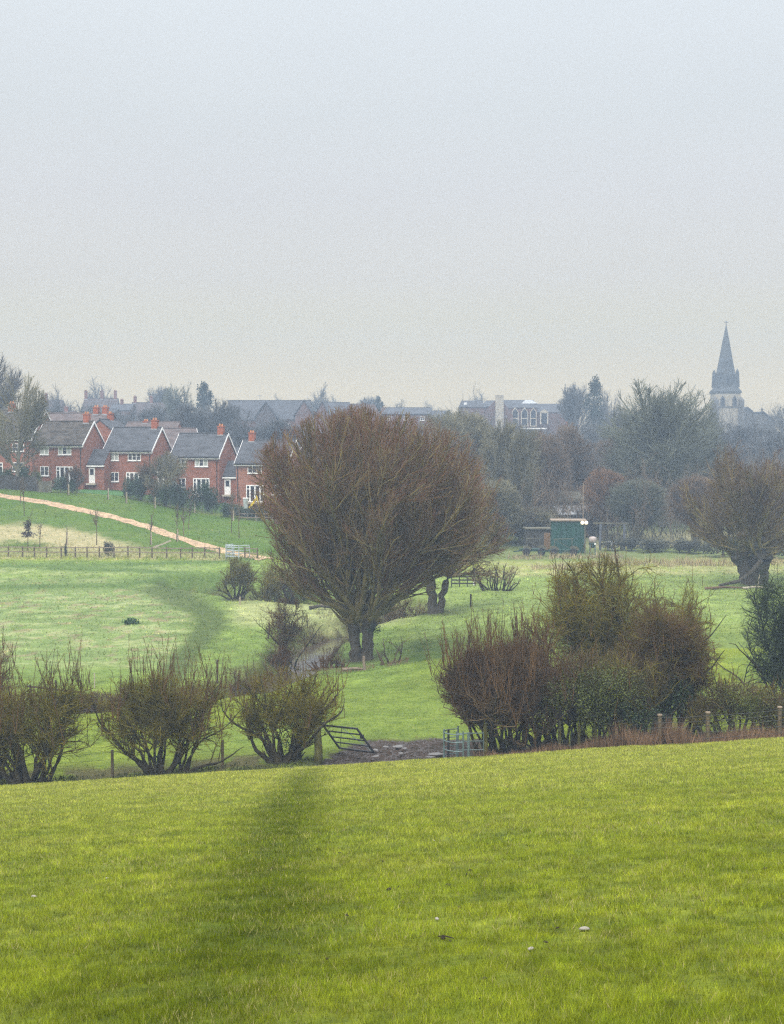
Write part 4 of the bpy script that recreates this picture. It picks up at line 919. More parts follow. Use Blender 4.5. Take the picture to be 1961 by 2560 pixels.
def french(root, x0, x1, z0, z1, y=0.0):
    f = MB(); yf = y - .06; W = x1 - x0; sw = W * .17; b = .10
    f.box(x0, x1, yf, y - .004, z1 - .13, z1); f.box(x0, x1, yf, y - .004, z0, z0 + .16)
    xs = [x0, x0 + sw, x0 + W * .5 - .09, x1 - sw - .11, x1 - .09]
    for k, xx in enumerate(xs): f.box(xx, xx + (.18 if k == 2 else .11), yf, y - .004, z0 + .16, z1 - .13)
    f.box(x0 + .11, x0 + sw, yf, y - .004, z1 - .55, z1 - .46); f.box(x1 - sw, x1 - .09, yf, y - .004, z1 - .55, z1 - .46)
    f.box(x0 + sw + .11, x0 + sw + .20, yf, y - .004, z0 + .16, z1 - .13); f.box(x1 - sw - .2, x1 - sw - .11, yf, y - .004, z0 + .16, z1 - .13)
    fr = f.build('french_door', M_WHITE, root)
    for a, b_ in ((x0 + .11, x0 + sw), (x0 + sw + .2, x0 + W * .5 - .09), (x0 + W * .5 + .09, x1 - sw - .2), (x1 - sw, x1 - .09)):
        p = MB(); p.box(a, b_, yf + .03, y - .006, z0 + .16, z1 - .13); p.build('pane', M_GLASS, fr)
    s = MB(); s.box(x0 - .2, x1 + .2, y - .55, y - .07, z0 - .22, z0 - .05); s.build('door_step', M_STEP, root)
def plain_door(root, x0, x1, z0, z1, y):
    f = MB(); f.box(x0, x1, y - .05, y - .004, z0, z1); dr = f.build('door', M_WHITE, root)
    p = MB(); p.box(x0 + .17, x1 - .17, y - .06, y - .052, z0 + 1.05, z1 - .18); p.build('pane', M_GLASS, dr)
    p = MB(); p.box(x1 - .13, x1 - .08, y - .10, y - .052, z0 + .95, z0 + 1.1); p.build('handle', M_LEAD, dr)
ANG = -R(14.5)
GHOUSE = 'brick houses along the top of the slope'
def house(label, u, ve, y, w=6.8, d=6.2, he=5.1, rise=2.75, walls=M_BRICK, roof=M_ROOFT, wing=True, cur=((0, 1), (0, 2)), mir=False, rz=ANG, chx=-.9, feat=True):
    c = P(u, ve, y); zb = c.z - he
    root = gable('brick_house', label, 'house', (c.x, c.y, zb), rz, w, d, he, rise, walls, roof, group=GHOUSE)
    if feat:
        fx = lambda t: -w + w * t if not mir else -w * t
        def W(a, b, *r_, **k): window(root, min(fx(a), fx(b)), max(fx(a), fx(b)), *r_, **k)
        W(.125, .305, 3.75, 4.82, lights=2, curtain=cur[0]); W(.50, .77, 3.75, 4.82, lights=3, curtain=cur[1])
        W(.125, .305, 1.05, 2.25, lights=2)
        a, b = fx(.46), fx(.80); french(root, min(a, b), max(a, b), .05, 2.25)
        xd = -.28 if not mir else -w + .25
        m = MB(); m.tube([(xd, -.09, he - .5), (xd, -.09, .1)], .045, 6); m.tube([(xd, -.09, he - .5), (xd, -.36, he - .32)], .045, 6); m.build('downpipe', M_GUT, root)
    chimney(root, chx, d * .5, he + rise - .35, 1.35, m=M_CHIM)
    if wing:
        ww, wd, wh, wr = 2.45, 3.6, 2.55, 1.75; y0 = 1.0
        m = MB(); m.prismx([(y0, -1.4), (y0 + wd, -1.4), (y0 + wd, wh), (y0 + wd / 2, wh + wr), (y0, wh)], .003, ww); m.build('annexe_wall', walls, root)
        m = MB(); q = .22; s = wr / (wd / 2)
        m.prismx([(y0 - q, wh - q * s + .05), (y0 + wd / 2, wh + wr + .05), (y0 + wd + q, wh - q * s + .05), (y0 + wd + q, wh - q * s + .17), (y0 + wd / 2, wh + wr + .17), (y0 - q, wh - q * s + .17)], .14, ww + .05); m.build('annexe_roof', M_ROOFS, root)
        m = MB(); zz = wh - q * s; m.box(-.02 + .14, ww + .05, y0 - q - .05, y0 - .004, zz - .13, zz + .03); m.build('annexe_fascia', M_WHITE, root)
        plain_door(root, .35, 1.2, .12, 2.1, y0)
        m = MB(); m.box(.2, 1.4, y0 - .6, y0 - .06, -.1, .1); m.build('door_step', M_STEP, root)
    return root
house('leftmost brick house, taller, partly cut off by the edge and hidden by a bare tree', 80, 1094, 199, w=9.5, he=5.6, rise=3.6, d=7.6, wing=False, mir=True, cur=((), (2,)), chx=-5)
house('mossy brown roofed brick house, first right of the big bare tree', 207, 1110, 188)
house('grey slate roofed brick house with bare garden trees before its annexe, third from the left', 380, 1125, 189, roof=M_ROOFS, cur=((0, 1), ()), w=6.6)
house('grey slate roofed brick house with a dark patch near its chimney, fourth from the left', 548, 1140, 190, roof=M_ROOFS, cur=((0,), (0, 2)), w=6.6)
house('pinkish brick house half hidden by the left side of the huge willow', 720, 1157, 188, roof=M_ROOFS, walls=M_BRICK2, w=7.0, wing=False, mir=True, cur=((), ()), chx=-5.9)
house('brick house glimpsed through the branches of the huge willow', 868, 1176, 190, roof=M_ROOFS, walls=M_BRICK, w=7.0, wing=False, cur=((), ()))
# houses behind, only roofs and chimneys show
def backhouse(label, u, vr, y, w, d, rise, roof, rz=ANG, he=5.0, ch=(), walls=M_BRICK, barge=None, chh=1.2, group=None, cat='house', name='brick_house', chm=M_CHIM, wins=0, potm=M_POT):
    c = P(u, vr, y); zb = c.z - he - rise
    root = gable(name, label, cat, (c.x, c.y, zb), rz, w, d, he, rise, walls, roof, group=group, x1=w / 2, y0=-d / 2, barge=barge, fascia=None)
    for t in ch: chimney(root, w * t, 0, he + rise - .3, chh, m=chm, potm=potm)
    for i in range(wins):
        x = -w / 2 + w * (i + .5) / wins; window(root, x - .55, x + .55, he - 1.6, he - .5, y=-d / 2, lights=2)
    return root
GB2 = 'rooftops of the estate behind the front houses'
backhouse('pink tiled roof with two orange chimneys behind the second brick house', 190, 1036, 212, 11.5, 6.5, 2.4, M_ROOFR, ch=(.28, .40), group=GB2)
backhouse('pale slate gable roof with an orange chimney between the second and third brick houses', 272, 1052, 206, 5.5, 7.5, 2.9, M_ROOFS, rz=R(75), ch=(.1,), group=GB2)
backhouse('pale pink roof ridge peeping over the third brick house', 385, 1058, 214, 8.0, 6.5, 2.5, M_ROOFR, ch=(-.15,), chh=.5, group=GB2)
backhouse('reddish roof with white bargeboard between the third and fourth brick houses', 432, 1074, 207, 6.5, 6.5, 2.6, M_ROOFR, rz=R(20), barge=M_WHITE, group=GB2)
backhouse('low slate roof peeping right of the fourth brick house gable', 600, 1120, 207, 6.0, 6.5, 2.6, M_ROOFS, rz=R(60), group=GB2)
# ---------------------------------------------------------------- the town on the ridge
M_TB = mat('town_brick', (.13, .075, .062), .9, .2, .8); M_TS = mat('town_slate', (.055, .056, .062), .85, .2, .5); M_TT = mat('town_brown_tile', (.070, .055, .052), .9, .2, .5)
M_TW = mat('white_render', (.75, .74, .70), .85, .06, .6); M_TC = mat('town_chimney_brick', (.19, .09, .075), .9, .2, .8); M_CRM = mat('cream_stone', (.40, .36, .29), .9, .12, .8)
GT = 'old town roofs on the skyline'
def tb(*a, **k):
    k.setdefault('rz', 0); k.setdefault('chm', M_TC); k.setdefault('walls', M_TB); k.setdefault('group', GT); k.setdefault('potm', M_TC); backhouse(*a, **k)
tb('brown gabled skyline roof with three tall chimneys behind the second brick house', 254, 998, 400, 9.0, 8, 3.4, M_TT, he=8, ch=(-.46, .02, .42), chh=2.4, wins=3)
tb('white rendered cottage below the chimneyed skyline roof', 270, 1024, 360, 4.6, 6, 1.8, M_TS, he=6, walls=M_TW)
tb('low skyline roof with a broad chimney stack of many pots', 308, 1012, 390, 5.5, 7, 1.5, M_TS, he=8, ch=(-.05,), chh=1.5)
tb('long low skyline roof with two chimneys left of the thin upright tree', 388, 1008, 395, 12.0, 8, 3.4, M_TT, he=9, ch=(-.44, -.08), chh=1.9, wins=4)
tb('brick chimneyed house at the left behind the bare trees', 128, 1002, 370, 6.0, 8, 2.6, M_TT, he=8, ch=(-.2,), chh=1.9)
tb('red brick house with a chimney showing low between the bare trees on the left', 150, 1030, 320, 7, 7, 2.4, M_TT, he=7, ch=(.2,), chh=1.2)
# the long grey roofed block with cross gables
def longblock():
    y = 370.0; k = y / FPX; c = P(675, 1003, y); he, rise, d = 8.0, 4.6, 11.0
    root = gable('long_building', 'long grey roofed block with brick cross gables on the skyline above the huge willow', 'building', (c.x, c.y, c.z - he - rise), 0, 205 * k, d, he, rise, M_TB, M_TS, x1=102 * k, y0=-d / 2, barge=None, fascia=None)
    for uu, wpx, pk, col, m_ in ((765, 44, 1004, M_TB, 'cross_gable_wall'), (809, 36, 1006, M_TB, 'cross_gable_wall'), (672, 50, 1008, M_TT, 'dormer_gable_wall')):
        x = (uu - 675) * k; hw_ = wpx / 2 * k; zt_ = -(pk - HZ) / FPX * y - (c.z - he - rise); zl = zt_ - 36 * k
        g = MB(); g.prism([(x - hw_, -1), (x + hw_, -1), (x + hw_, zl), (x, zt_), (x - hw_, zl)], -d / 2 - 2.6, -d / 2 - .01); g.build(m_, col, root)
        g = MB()
        for s in (-1, 1): g.prism([(x, zt_ + .02), (x, zt_ + .28), (x + s * (hw_ + .4), zl - .1), (x + s * (hw_ + .4), zl - .36)], -d / 2 - 2.9, -d / 2 + 4)
        g.build('cross_gable_roof', M_TS, root)
    for uu in (655, 675, 725, 745): window(root, (uu - 675) * k - .6, (uu - 675) * k + .6, 5.4, 6.9, y=-d / 2, lights=2)
    m = MB(); m.box((704 - 675) * k - .35, (704 - 675) * k + .35, -d / 2 - .12, -d / 2 - .005, 0, 7.6); m.build('pale_pilaster', M_CRM, root)
    m = MB(); x = (650 - 675) * k; m.tube([(x, 0, he + rise), (x, 0, he + rise + 1.6)], .05, 5); m.tube([(x - .6, 0, he + rise + 1.4), (x + .6, 0, he + rise + 1.4)], .05, 5); m.build('aerial', M_LEAD, root)
longblock()
tb('dark hipped skyline roof right of the brick cross gables', 842, 1008, 375, 6.5, 9, 3.0, M_TS, he=7)
tb('low brick gable with a pale roof line above the huge willow', 897, 1012, 380, 8.5, 8, 2.6, M_TT, he=7, rz=R(20))
tb('low wide grey flat topped building right of the small dark conifer', 1015, 1021, 385, 12.5, 10, 1.6, M_TS, he=7, wins=3)
tb('lower grey roofed wing left of the small cypress', 1092, 1029, 385, 6.5, 9, 1.6, M_TS, he=6)
def school():
    y = 400.0; k = y / FPX; c = P(1280, 1040, y); zb = c.z - 6
    root = thing('brick_building', 'brick building with a tall cream chimney and three pointed arch windows on the skyline', 'building', (c.x, c.y, zb))
    X = lambda u: (u - 1280) * k; Z = lambda v: -(v - HZ) / FPX * y - zb
    def blk(nm, u0, u1, ve, vr, y0, d, wm, rm, hip=0.0, bm=None):
        m = MB(); m.box(X(u0), X(u1), y0, y0 + d, -6, Z(ve)); m.build('wall', wm, root)
        m = MB(); h = Z(vr) - Z(ve); a, b, q = X(u0) - .3, X(u1) + .3, hip
        m.add([(a, y0 - .3, Z(ve)), (b, y0 - .3, Z(ve)), (b, y0 + d + .3, Z(ve)), (a, y0 + d + .3, Z(ve)), (a + q, y0 + d / 2, Z(vr)), (b - q, y0 + d / 2, Z(vr))], [(0, 1, 5, 4), (1, 2, 5), (2, 3, 4, 5), (3, 0, 4), (3, 2, 1, 0)]); m.build('roof', rm, root)
    blk('a', 1154, 1212, 1018, 1000, 0, 12, M_TB, M_TS, .6)
    blk('b', 1210, 1262, 1016, 999, 4, 10, M_TB, M_TS, 1.5)
    blk('c', 1255, 1345, 1019, 998, 2, 12, M_TB, M_TS, .8)
    blk('d', 1335, 1440, 1030, 1007, 4, 12, M_TB, M_TS, 1.0)
    blk('e', 1310, 1346, 1008, 998, 5, 5, M_TS, M_LEAD, 1.4)
    m = MB(); m.prism([(X(1213), -6), (X(1282), -6), (X(1282), Z(1040)), (X(1258), Z(1004)), (X(1236), Z(1004)), (X(1213), Z(1030))], -1.0, 2.0); m.build('gable_wall', M_TB, root)
    m = MB(); m.prism([(X(1418), -6), (X(1450), -6), (X(1450), Z(1034)), (X(1432), Z(1009)), (X(1418), Z(1030))], 2.5, 4); m.build('gable_wall', M_CHIM, root)
    m = MB(); m.box(X(1238), X(1258), -2.2, -1.003, -6, Z(993)); m.box(X(1237.2), X(1258.8), -2.3, -.9, Z(993), Z(990)); t = m.build('chimney', M_CRM, root)
    m = MB(); m.box(X(1238), X(1258), -2.2, -1, Z(990), Z(989)); m.build('chimney_cap', M_TT, t)
    m = MB(); m.box(X(1160), X(1168), -.3, -.05, Z(1012), Z(1007)); m.build('roof_light', M_WHITE, root)
    for u0, u1 in ((1281, 1298), (1304, 1322), (1327, 1343)):     # pointed arch windows
        um = (u0 + u1) / 2; pv, sh, bo = 1018, 1030, 1066
        def arch(q): return [(X(u0 + q), Z(bo - q)), (X(u1 - q), Z(bo - q)), (X(u1 - q), Z(sh)), (X(um), Z(pv + q * 1.6)), (X(u0 + q), Z(sh))]
        m = MB(); m.prism(arch(0), 1.3, 1.985); f = m.build('window', M_CRM, root)
        m = MB(); m.prism(arch(2.0), 1.27, 1.296); m.build('pane', M_GLASS, f)
        m = MB(); m.box(X(u0 + 2), X(u1 - 2), 1.2, 1.268, Z(1047), Z(1045)); m.build('transom', M_CRM, f)
    m = MB(); m.box(X(1352), X(1372), 1.2, 1.98, Z(1060), Z(1031)); m.add([(X(1351), 1.1, Z(1031)), (X(1373), 1.1, Z(1031)), (X(1362), 1.1, Z(1023)), (X(1351), 1.98, Z(1031)), (X(1373), 1.98, Z(1031)), (X(1362), 1.98, Z(1023))], [(0, 1, 2), (5, 4, 3), (0, 2, 5, 3), (1, 4, 5, 2), (0, 3, 4, 1)]); m.build('porch_gable', M_CRM, root)
    m = MB(); m.box(X(1355), X(1369), 1.15, 1.196, Z(1060), Z(1033)); m.build('porch_glazing', M_GLASS, root)
    m = MB(); m.box(X(1302), X(1366), -1.5, 1.9, Z(1073), Z(1070)); m.build('canopy', M_WHITE, root)
school()
def church():
    y = 450.0; k = y / FPX; c = P(1820, 1110, y); zb = c.z - 4
    root = thing('church', 'stone church with a tall broach spire, belfry windows and a nave roof to its right', 'church', (c.x, c.y, zb))
    X = lambda u: (u - 1820) * k; Z = lambda v: -(v - HZ) / FPX * y - zb
    M_ST = mat('weathered_stone', (.11, .10, .085), .9, .2, .4); M_ST2 = mat('pale_limestone', (.33, .29, .215), .9, .15, .5); M_SP = mat('spire_stone', (.060, .062, .060), .9, .2, .35)
    w = 32 * k
    def ring(m, secs, rot, n):
        pts = [[(r_ * math.cos(2 * math.pi * (i + rot) / n) + X(1820), r_ * math.sin(2 * math.pi * (i + rot) / n) + w, z) for i in range(n)] for z, r_ in secs]
        m.add([p for q in pts for p in q], [(a * n + i, a * n + (i + 1) % n, (a + 1) * n + (i + 1) % n, (a + 1) * n + i) for a in range(len(secs) - 1) for i in range(n)] + [tuple(reversed(range(n))), tuple(range((len(secs) - 1) * n, len(secs) * n))])
    rs = 1 / math.cos(math.pi / 4); r8 = 1 / math.cos(math.pi / 8)
    m = MB(); ring(m, [(-6, w * rs), (Z(1018), w * rs), (Z(982), w * .97 * rs)], .5, 4); m.build('tower', M_ST2, root)
    m = MB(); ring(m, [(Z(1019), w * 1.06 * rs), (Z(1016), w * 1.06 * rs)], .5, 4); m.build('string_course', M_ST, root)
    m = MB(); ring(m, [(Z(983), w * 1.04 * rs), (Z(978), w * 1.04 * rs), (Z(971), 27.5 * k * rs), (Z(958), 20 * k * rs)], .5, 4); m.build('spire_broach', M_SP, root)
    m = MB(); ring(m, [(Z(975), 25.5 * k * r8), (Z(935), 22.5 * k * r8), (Z(905), 17.0 * k * r8), (Z(860), 9.5 * k * r8), (Z(812), .8 * k * r8)], .5, 8); m.build('spire', M_SP, root)
    m = MB(); x = X(1820); m.tube([(x, w, Z(814)), (x, w, Z(801))], .12, 5); m.tube([(x - .7, w, Z(804.5)), (x + .7, w, Z(804.5))], .09, 5); m.build('weather_vane', M_GUT, root)
    for sx_ in (-1, 1):
        for yy in (-.72, .72):
            m = MB(); xx = X(1820) + sx_ * 24.0 * k; m.tube([(xx, w + yy * w, Z(968)), (xx, w + yy * w, Z(930)), (xx, w + yy * w, Z(922))], [.8, .55, .05], 6); m.build('pinnacle', M_SP, root)
    m = MB(); m.prism([(X(1811), Z(960)), (X(1829), Z(960)), (X(1829), Z(948)), (X(1820), Z(932)), (X(1811), Z(948))], w - 25 * k, w - 14 * k); lu = m.build('lucarne', M_SP, root)
    m = MB(); m.prism([(X(1815), Z(958)), (X(1825), Z(958)), (X(1825), Z(948)), (X(1820), Z(939)), (X(1815), Z(948))], w - 25.3 * k, w - 25.05 * k); m.build('louvre', M_GUT, lu)
    m = MB(); m.prism([(X(1814.5), Z(915)), (X(1825.5), Z(915)), (X(1820), Z(902))], w - 20 * k, w - 10 * k); m.build('lucarne', M_SP, root)
    for u0 in (1806, 1836):                                    # belfry openings
        m = MB(); a, b = X(u0 - 6), X(u0 + 6); m.prism([(a, Z(1016)), (b, Z(1016)), (b, Z(998)), ((a + b) / 2, Z(988)), (a, Z(998))], -.25, -.02); f = m.build('belfry_window', M_ST, root)
        m = MB(); a, b = X(u0 - 4), X(u0 + 4); m.prism([(a, Z(1015)), (b, Z(1015)), (b, Z(998)), ((a + b) / 2, Z(991)), (a, Z(998))], -.30, -.252); m.build('louvre', M_GUT, f)
    for xx in (-w, w):
        m = MB(); m.box(X(1820) + xx - .8, X(1820) + xx + .8, -.9, .9, -6, Z(1000)); m.add([(X(1820) + xx - .8, -.9, Z(1000)), (X(1820) + xx + .8, -.9, Z(1000)), (X(1820) + xx + .8, .9, Z(1000)), (X(1820) + xx - .8, .9, Z(1000)), (X(1820) + xx, .5, Z(991))], [(0, 1, 4), (1, 2, 4), (2, 3, 4), (3, 0, 4)]); m.build('buttress', M_ST, root)
    m = MB(); m.prism([(X(1850), -6), (X(1945), -6), (X(1945), Z(1056)), (X(1930), Z(1050)), (X(1915), Z(1032)), (X(1886), Z(1031)), (X(1874), Z(1021)), (X(1858), Z(1030)), (X(1850), Z(1034))], 3, 12); m.build('nave_wall', M_ST, root)
    m = MB(); m.box(X(1889), X(1913), 2.6, 12.4, Z(1031.5), Z(1030)); m.build('nave_roof_ridge', M_TS, root)
    for s_, (ua, va, ub, vb) in enumerate(((1850, 1034, 1874, 1020), (1874, 1020, 1888, 1030.5), (1914, 1031, 1945, 1056))):
        m = MB(); m.prism([(X(ua), Z(va)), (X(ub), Z(vb)), (X(ub), Z(vb) + .4), (X(ua), Z(va) + .4)], 2.5, 12.5); m.build('nave_roof', M_TS, root)
    m = MB(); m.tube([(X(1911), 3.2, Z(1031)), (X(1911), 3.2, Z(1020))], .25, 5); m.box(X(1911) - .9, X(1911) + .9, 3.0, 3.4, Z(1025), Z(1023.5)); m.build('gable_cross', M_ST, root)
church()
# ---------------------------------------------------------------- fences, gates, posts
M_WOOD = mat('weathered_post_wood', (.105, .082, .046), .9, .25, 3.0, stretch=(6, 6, .8))
M_WOODG = mat('mossy_post_wood', (.085, .080, .022), .9, .3, 3.0, stretch=(6, 6, .8))
M_WOODD = mat('dark_brown_wood', (.050, .036, .026), .9, .25, 3.0)
M_RAIL = mat('grey_brown_rail', (.21, .165, .12), .9, .2, 3.0)
M_GALV = mat('dull_galvanised_steel', (.105, .150, .155), .5, .15, 3.0, metal=.25, spec=.4)
M_BLACK = mat('dark_painted_steel', (.014, .014, .017), .5, .2, 3.0, spec=.4)
M_WIRE = mat('fence_wire', (.05, .055, .055), .6, .1, 2.0, metal=.4)
M_PALE = mat('pale_timber', (.34, .30, .23), .9, .15, 3.0)
M_STAKE = mat('pale_tree_stake', (.33, .28, .20), .9, .15, 3.0)
M_BWHITE = mat('white_plastic', (.78, .78, .75), .5, .03, 2.0)
def gnd(x, y): return zs(x, y)
def wpost(parent, x, y, h, r=.06, m=M_WOOD, name='post', cap=None, lean=0.0):
    z = gnd(x, y); b = parent.location if parent is not None else Vector((0, 0, 0))
    mb = MB(); p0 = Vector((x, y, z - .3)) - b; p1 = Vector((x + lean, y, z + h)) - b
    mb.tube([p0, p1], [r, r * .93], 8); o = mb.build(name, m, parent)
    if cap:
        c = MB(); c.tube([p1, p1 + Vector((0, 0, .05))], [r * 1.25, r * 1.15], 8); c.build('post_cap', cap, o)
    return o
def lone_post(label, u, y, h, r=.06, m=M_WOODD, lean=0.0, group=None):
    p = at(u, y); mb = MB(); mb.tube([(0, 0, -.3), (lean, 0, h * .6), (lean, 0, h)], [r, r * .96, r * .9], 8)
    o = mb.build('fence_post', m, loc=p); tag(o, label, 'fence post', group); return o
def wires(parent, pts, zs_, r=.006):
    b = parent.location
    for z in zs_:
        mb = MB(); q = []
        for (x0, y0), (x1, y1) in zip(pts[:-1], pts[1:]):
            for t in np.linspace(0, 1, 5)[:-1]:
                x, y = x0 + (x1 - x0) * t, y0 + (y1 - y0) * t
                q.append(Vector((x, y, gnd(x, y) * 1 + z - .03 * math.sin(math.pi * t))) - b)
        x, y = pts[-1]; q.append(Vector((x, y, gnd(x, y) + z)) - b)
        mb.tube(q, r, 4); mb.build('wire', M_WIRE, parent)
# right-hand wire fence in front of the thicket
fr = [(1655, 58.5), (1776, 58.2), (1957, 58.3), (2080, 58.6)]
p0 = at(fr[0][0], fr[0][1]); f = thing('wire_fence', 'wire stock fence with pale topped posts in front of the bramble thicket', 'fence', p0)
for u, y in fr: wpost(f, ux(u, y), y, 1.25, .085, M_WOOD, cap=M_RAIL)
wires(f, [(ux(u, y), y - .09) for u, y in [(1490, 59.3)] + fr], (.25, .5, .75, .95, 1.15), .008)
for i, (u, y, h, l) in enumerate([(1340, 59.6, 1.35, .06), (1402, 59.5, 1.3, .02), (1452, 59.4, 1.1, 0), (1492, 59.3, 1.25, .02)]):
    lone_post(['mossy post standing in the thicket left of the pale post', 'slim mossy post in the gap under the thicket', 'short dark post under the thicket where green shows through', 'mossy post at the left end of the sagging wires'][i], u, y, h, .07, M_WOODG, l)
lone_post('mossy green gatepost at the right end of the kissing gate', 1216, 58.9, 1.35, .10, M_WOODG)
p0 = at(1300, 59.2); mb = MB(); q = G(1312, 1884); s_ = P(1222, 1826, 59.2)
mb.tube([Vector((q.x, q.y, q.z - .1)) - p0, s_ - p0], [.10, .07], 8); o = mb.build('fallen_branch', M_WOODG, loc=p0); tag(o, 'mossy fallen branch leaning under the reddish bush', 'branch')
# left wire fence below the hawthorns
fl = [(-40, 60.5), (275, 60.6), (553, 60.9)]
p0 = at(275, 60.6); f = thing('wire_fence', 'thin wire fence on slim posts below the left hawthorns', 'fence', p0)
for u, y in fl: wpost(f, ux(u, y), y, 1.15, .065, M_WOOD)
wires(f, [(ux(u, y), y) for u, y in fl + [(790, 61.3)]], (.4, .75, 1.05), .005)
lone_post('tall dark post behind the hawthorns on the meadow side of the stream', 541, 86.5, 1.35, .055, M_WOODD)
lone_post('dark leaning post on the meadow beside the small tree by the stream', 668, 104.5, 1.15, .06, M_WOODD, .12)
lone_post('thin post standing on the rise right of the forked willow', 1178, 118, 1.05, .07, M_WOODD)
lone_post('short pale post at the foot of the huge willow', 913, 89.8, .85, .09, M_RAIL, -.08)
lone_post('small post by the two rounded olive bushes', 599, 123.5, .7, .06, M_STAKE)
lone_post('white marker stump by the dark trough right of the forked willow', 1187, 133, .55, .10, M_BWHITE)
lone_post('pale thin post in the scrub between the two left hawthorns', 232, 84, .9, .035, M_PALE)
# rail hurdle on the meadow side, seen through the left hawthorn
p0 = at(130, 80); f = thing('rail_fence', 'short dark two rail fence seen through the leftmost hawthorn', 'fence', p0)
for u in (70, 134, 197): wpost(f, ux(u, 80), 80, 1.12, .05, M_WOODD)
for h in (1.06, .60):
    mb = MB(); a = at(62, 80, h) - p0; b = at(199, 80, h) - p0; mb.obox(a, b, .05, .10); mb.build('rail', M_WOODD, f)
# post and rail fence across the foot of the slope
FU = list(range(-14, 660, 33)); FU = [u + (3 * math.sin(u)) for u in FU if not 548 < u < 606]
yf = 149.4; p0 = at(300, yf); f = thing('rail_fence', 'brown post and rail fence along the foot of the slope', 'fence', p0)
for u in FU: wpost(f, ux(u, yf), yf, 1.12, .08, M_WOOD)
for (a, b) in zip(FU[:-1], FU[1:]):
    if b - a > 50: continue
    for h in (1.02, .56):
        mb = MB(); mb.obox(at(a, yf - .1, h) - p0, at(b, yf - .1, h) - p0, .04, .10); mb.build('rail', M_RAIL, f)
p = at(405, yf + .2); mb = MB(); mb.obox((-.9, 0, 1.0), (.9, 0, 1.75), .05, .16); mb.obox((-.9, 0, 1.0), (-.5, .02, 1.2), .08, .24); o = mb.build('broken_rail', M_PALE, loc=p); tag(o, 'pale broken rail end leaning over the brown fence', 'rail')
# galvanised kissing gate on the sandy path
def kissing(label, u, y, rr_, h, rails, m, tilt=0.0, postr=.035, railr=.022, swing=True, a0=100, a1=290):
    p = at(u, y); g = thing('kissing_gate', label, 'gate', p, tilt)
    pts = lambda z, n=13: [(rr_ * math.cos(R(a0 + (a1 - a0) * k / (n - 1))), rr_ * math.sin(R(a0 + (a1 - a0) * k / (n - 1))), z) for k in range(n)]
    for z in rails:
        mb = MB(); mb.tube(pts(z), railr, 6); mb.build('curved_rail', m, g)
    for k in (0, 6, 12):
        x, yy, _ = pts(0)[k]; mb = MB(); mb.tube([(x, yy, -.2), (x, yy, h)], postr, 8); mb.build('post', m, g)
    if swing:
        s = MB(); x0 = -.1; x1 = rr_ * 1.55
        for z in rails[1:]: s.tube([(x0, -.12, z - .05), (x1, .12, z - .05)], railr * .9, 6)
        s.tube([(x1, .12, rails[0] - .2), (x1, .12, rails[-1])], railr, 6); s.tube([(x0, -.12, rails[0] - .25), (x0, -.12, rails[-1] + .03)], railr * 1.2, 6); s.build('swing_gate', m, g)
    return g
g = kissing('galvanised hooped kissing gate on the right side of the muddy gateway', 1150, 58.8, .62, 1.24, (.12, .45, .80, 1.12), M_GALV, R(-8))
mb = MB(); mb.tube([(-.44, .05, -.2), (-.44, .05, 1.2)], .045, 8); mb.build('dark_post', M_BLACK, g)
mb = MB(); mb.tube([(.42, -.5, -.2), (.42, -.5, 1.2)], .055, 8); mb.build('post', M_GALV, g)
kissing('grey metal kissing gate where the sandy path crosses the rail fence', 587, 149.6, .95, 1.35, (.2, .5, .8, 1.1, 1.3), mat('far_galvanised_steel', (.33, .38, .39), .5, .1, 2, metal=.2), R(10), .06, .045)
# collapsed field gate hanging from the mossy gatepost
p0 = at(794, 60.3); mb = MB(); mb.tube([(0, 0, -.3), (.02, 0, .5), (-.02, 0, 1.2), (.0, 0, 1.72)], [.21, .17, .155, .14], 10); o = mb.build('gatepost', M_WOODG, loc=p0, smooth=True); tag(o, 'thick mossy old gatepost beside the rounded hawthorn', 'gatepost')
c00 = P(849, 1870, 61.9); c10 = P(935, 1881, 59.7); hv = P(808, 1813, 61.55) - c00
gt = thing('field_gate', 'dark five bar field gate leaning off its post beside the mud', 'gate', c00)
D = c10 - c00
for t in (0, .26, .5, .75, 1.0):
    mb = MB(); mb.tube([hv * t, hv * t + D], .032 if 0 < t < 1 else .042, 8); mb.build('bar', M_BLACK, gt)
for t in (0, 1):
    mb = MB(); mb.tube([D * t - hv * .02, D * t + hv * 1.02], .045, 8); mb.build('stile', M_BLACK, gt)
mb = MB(); mb.tube([D * .02, D * .55 + hv * .98], .012, 6); mb.tube([D * .98, D * .55 + hv * .98], .012, 6); mb.build('brace', M_GALV, gt)
mb = MB(); q = D * .98 + hv * .66; mb.obox(q - D * .03, q + D * .03, .1, .16); mb.build('latch_plate', M_BLACK, gt)
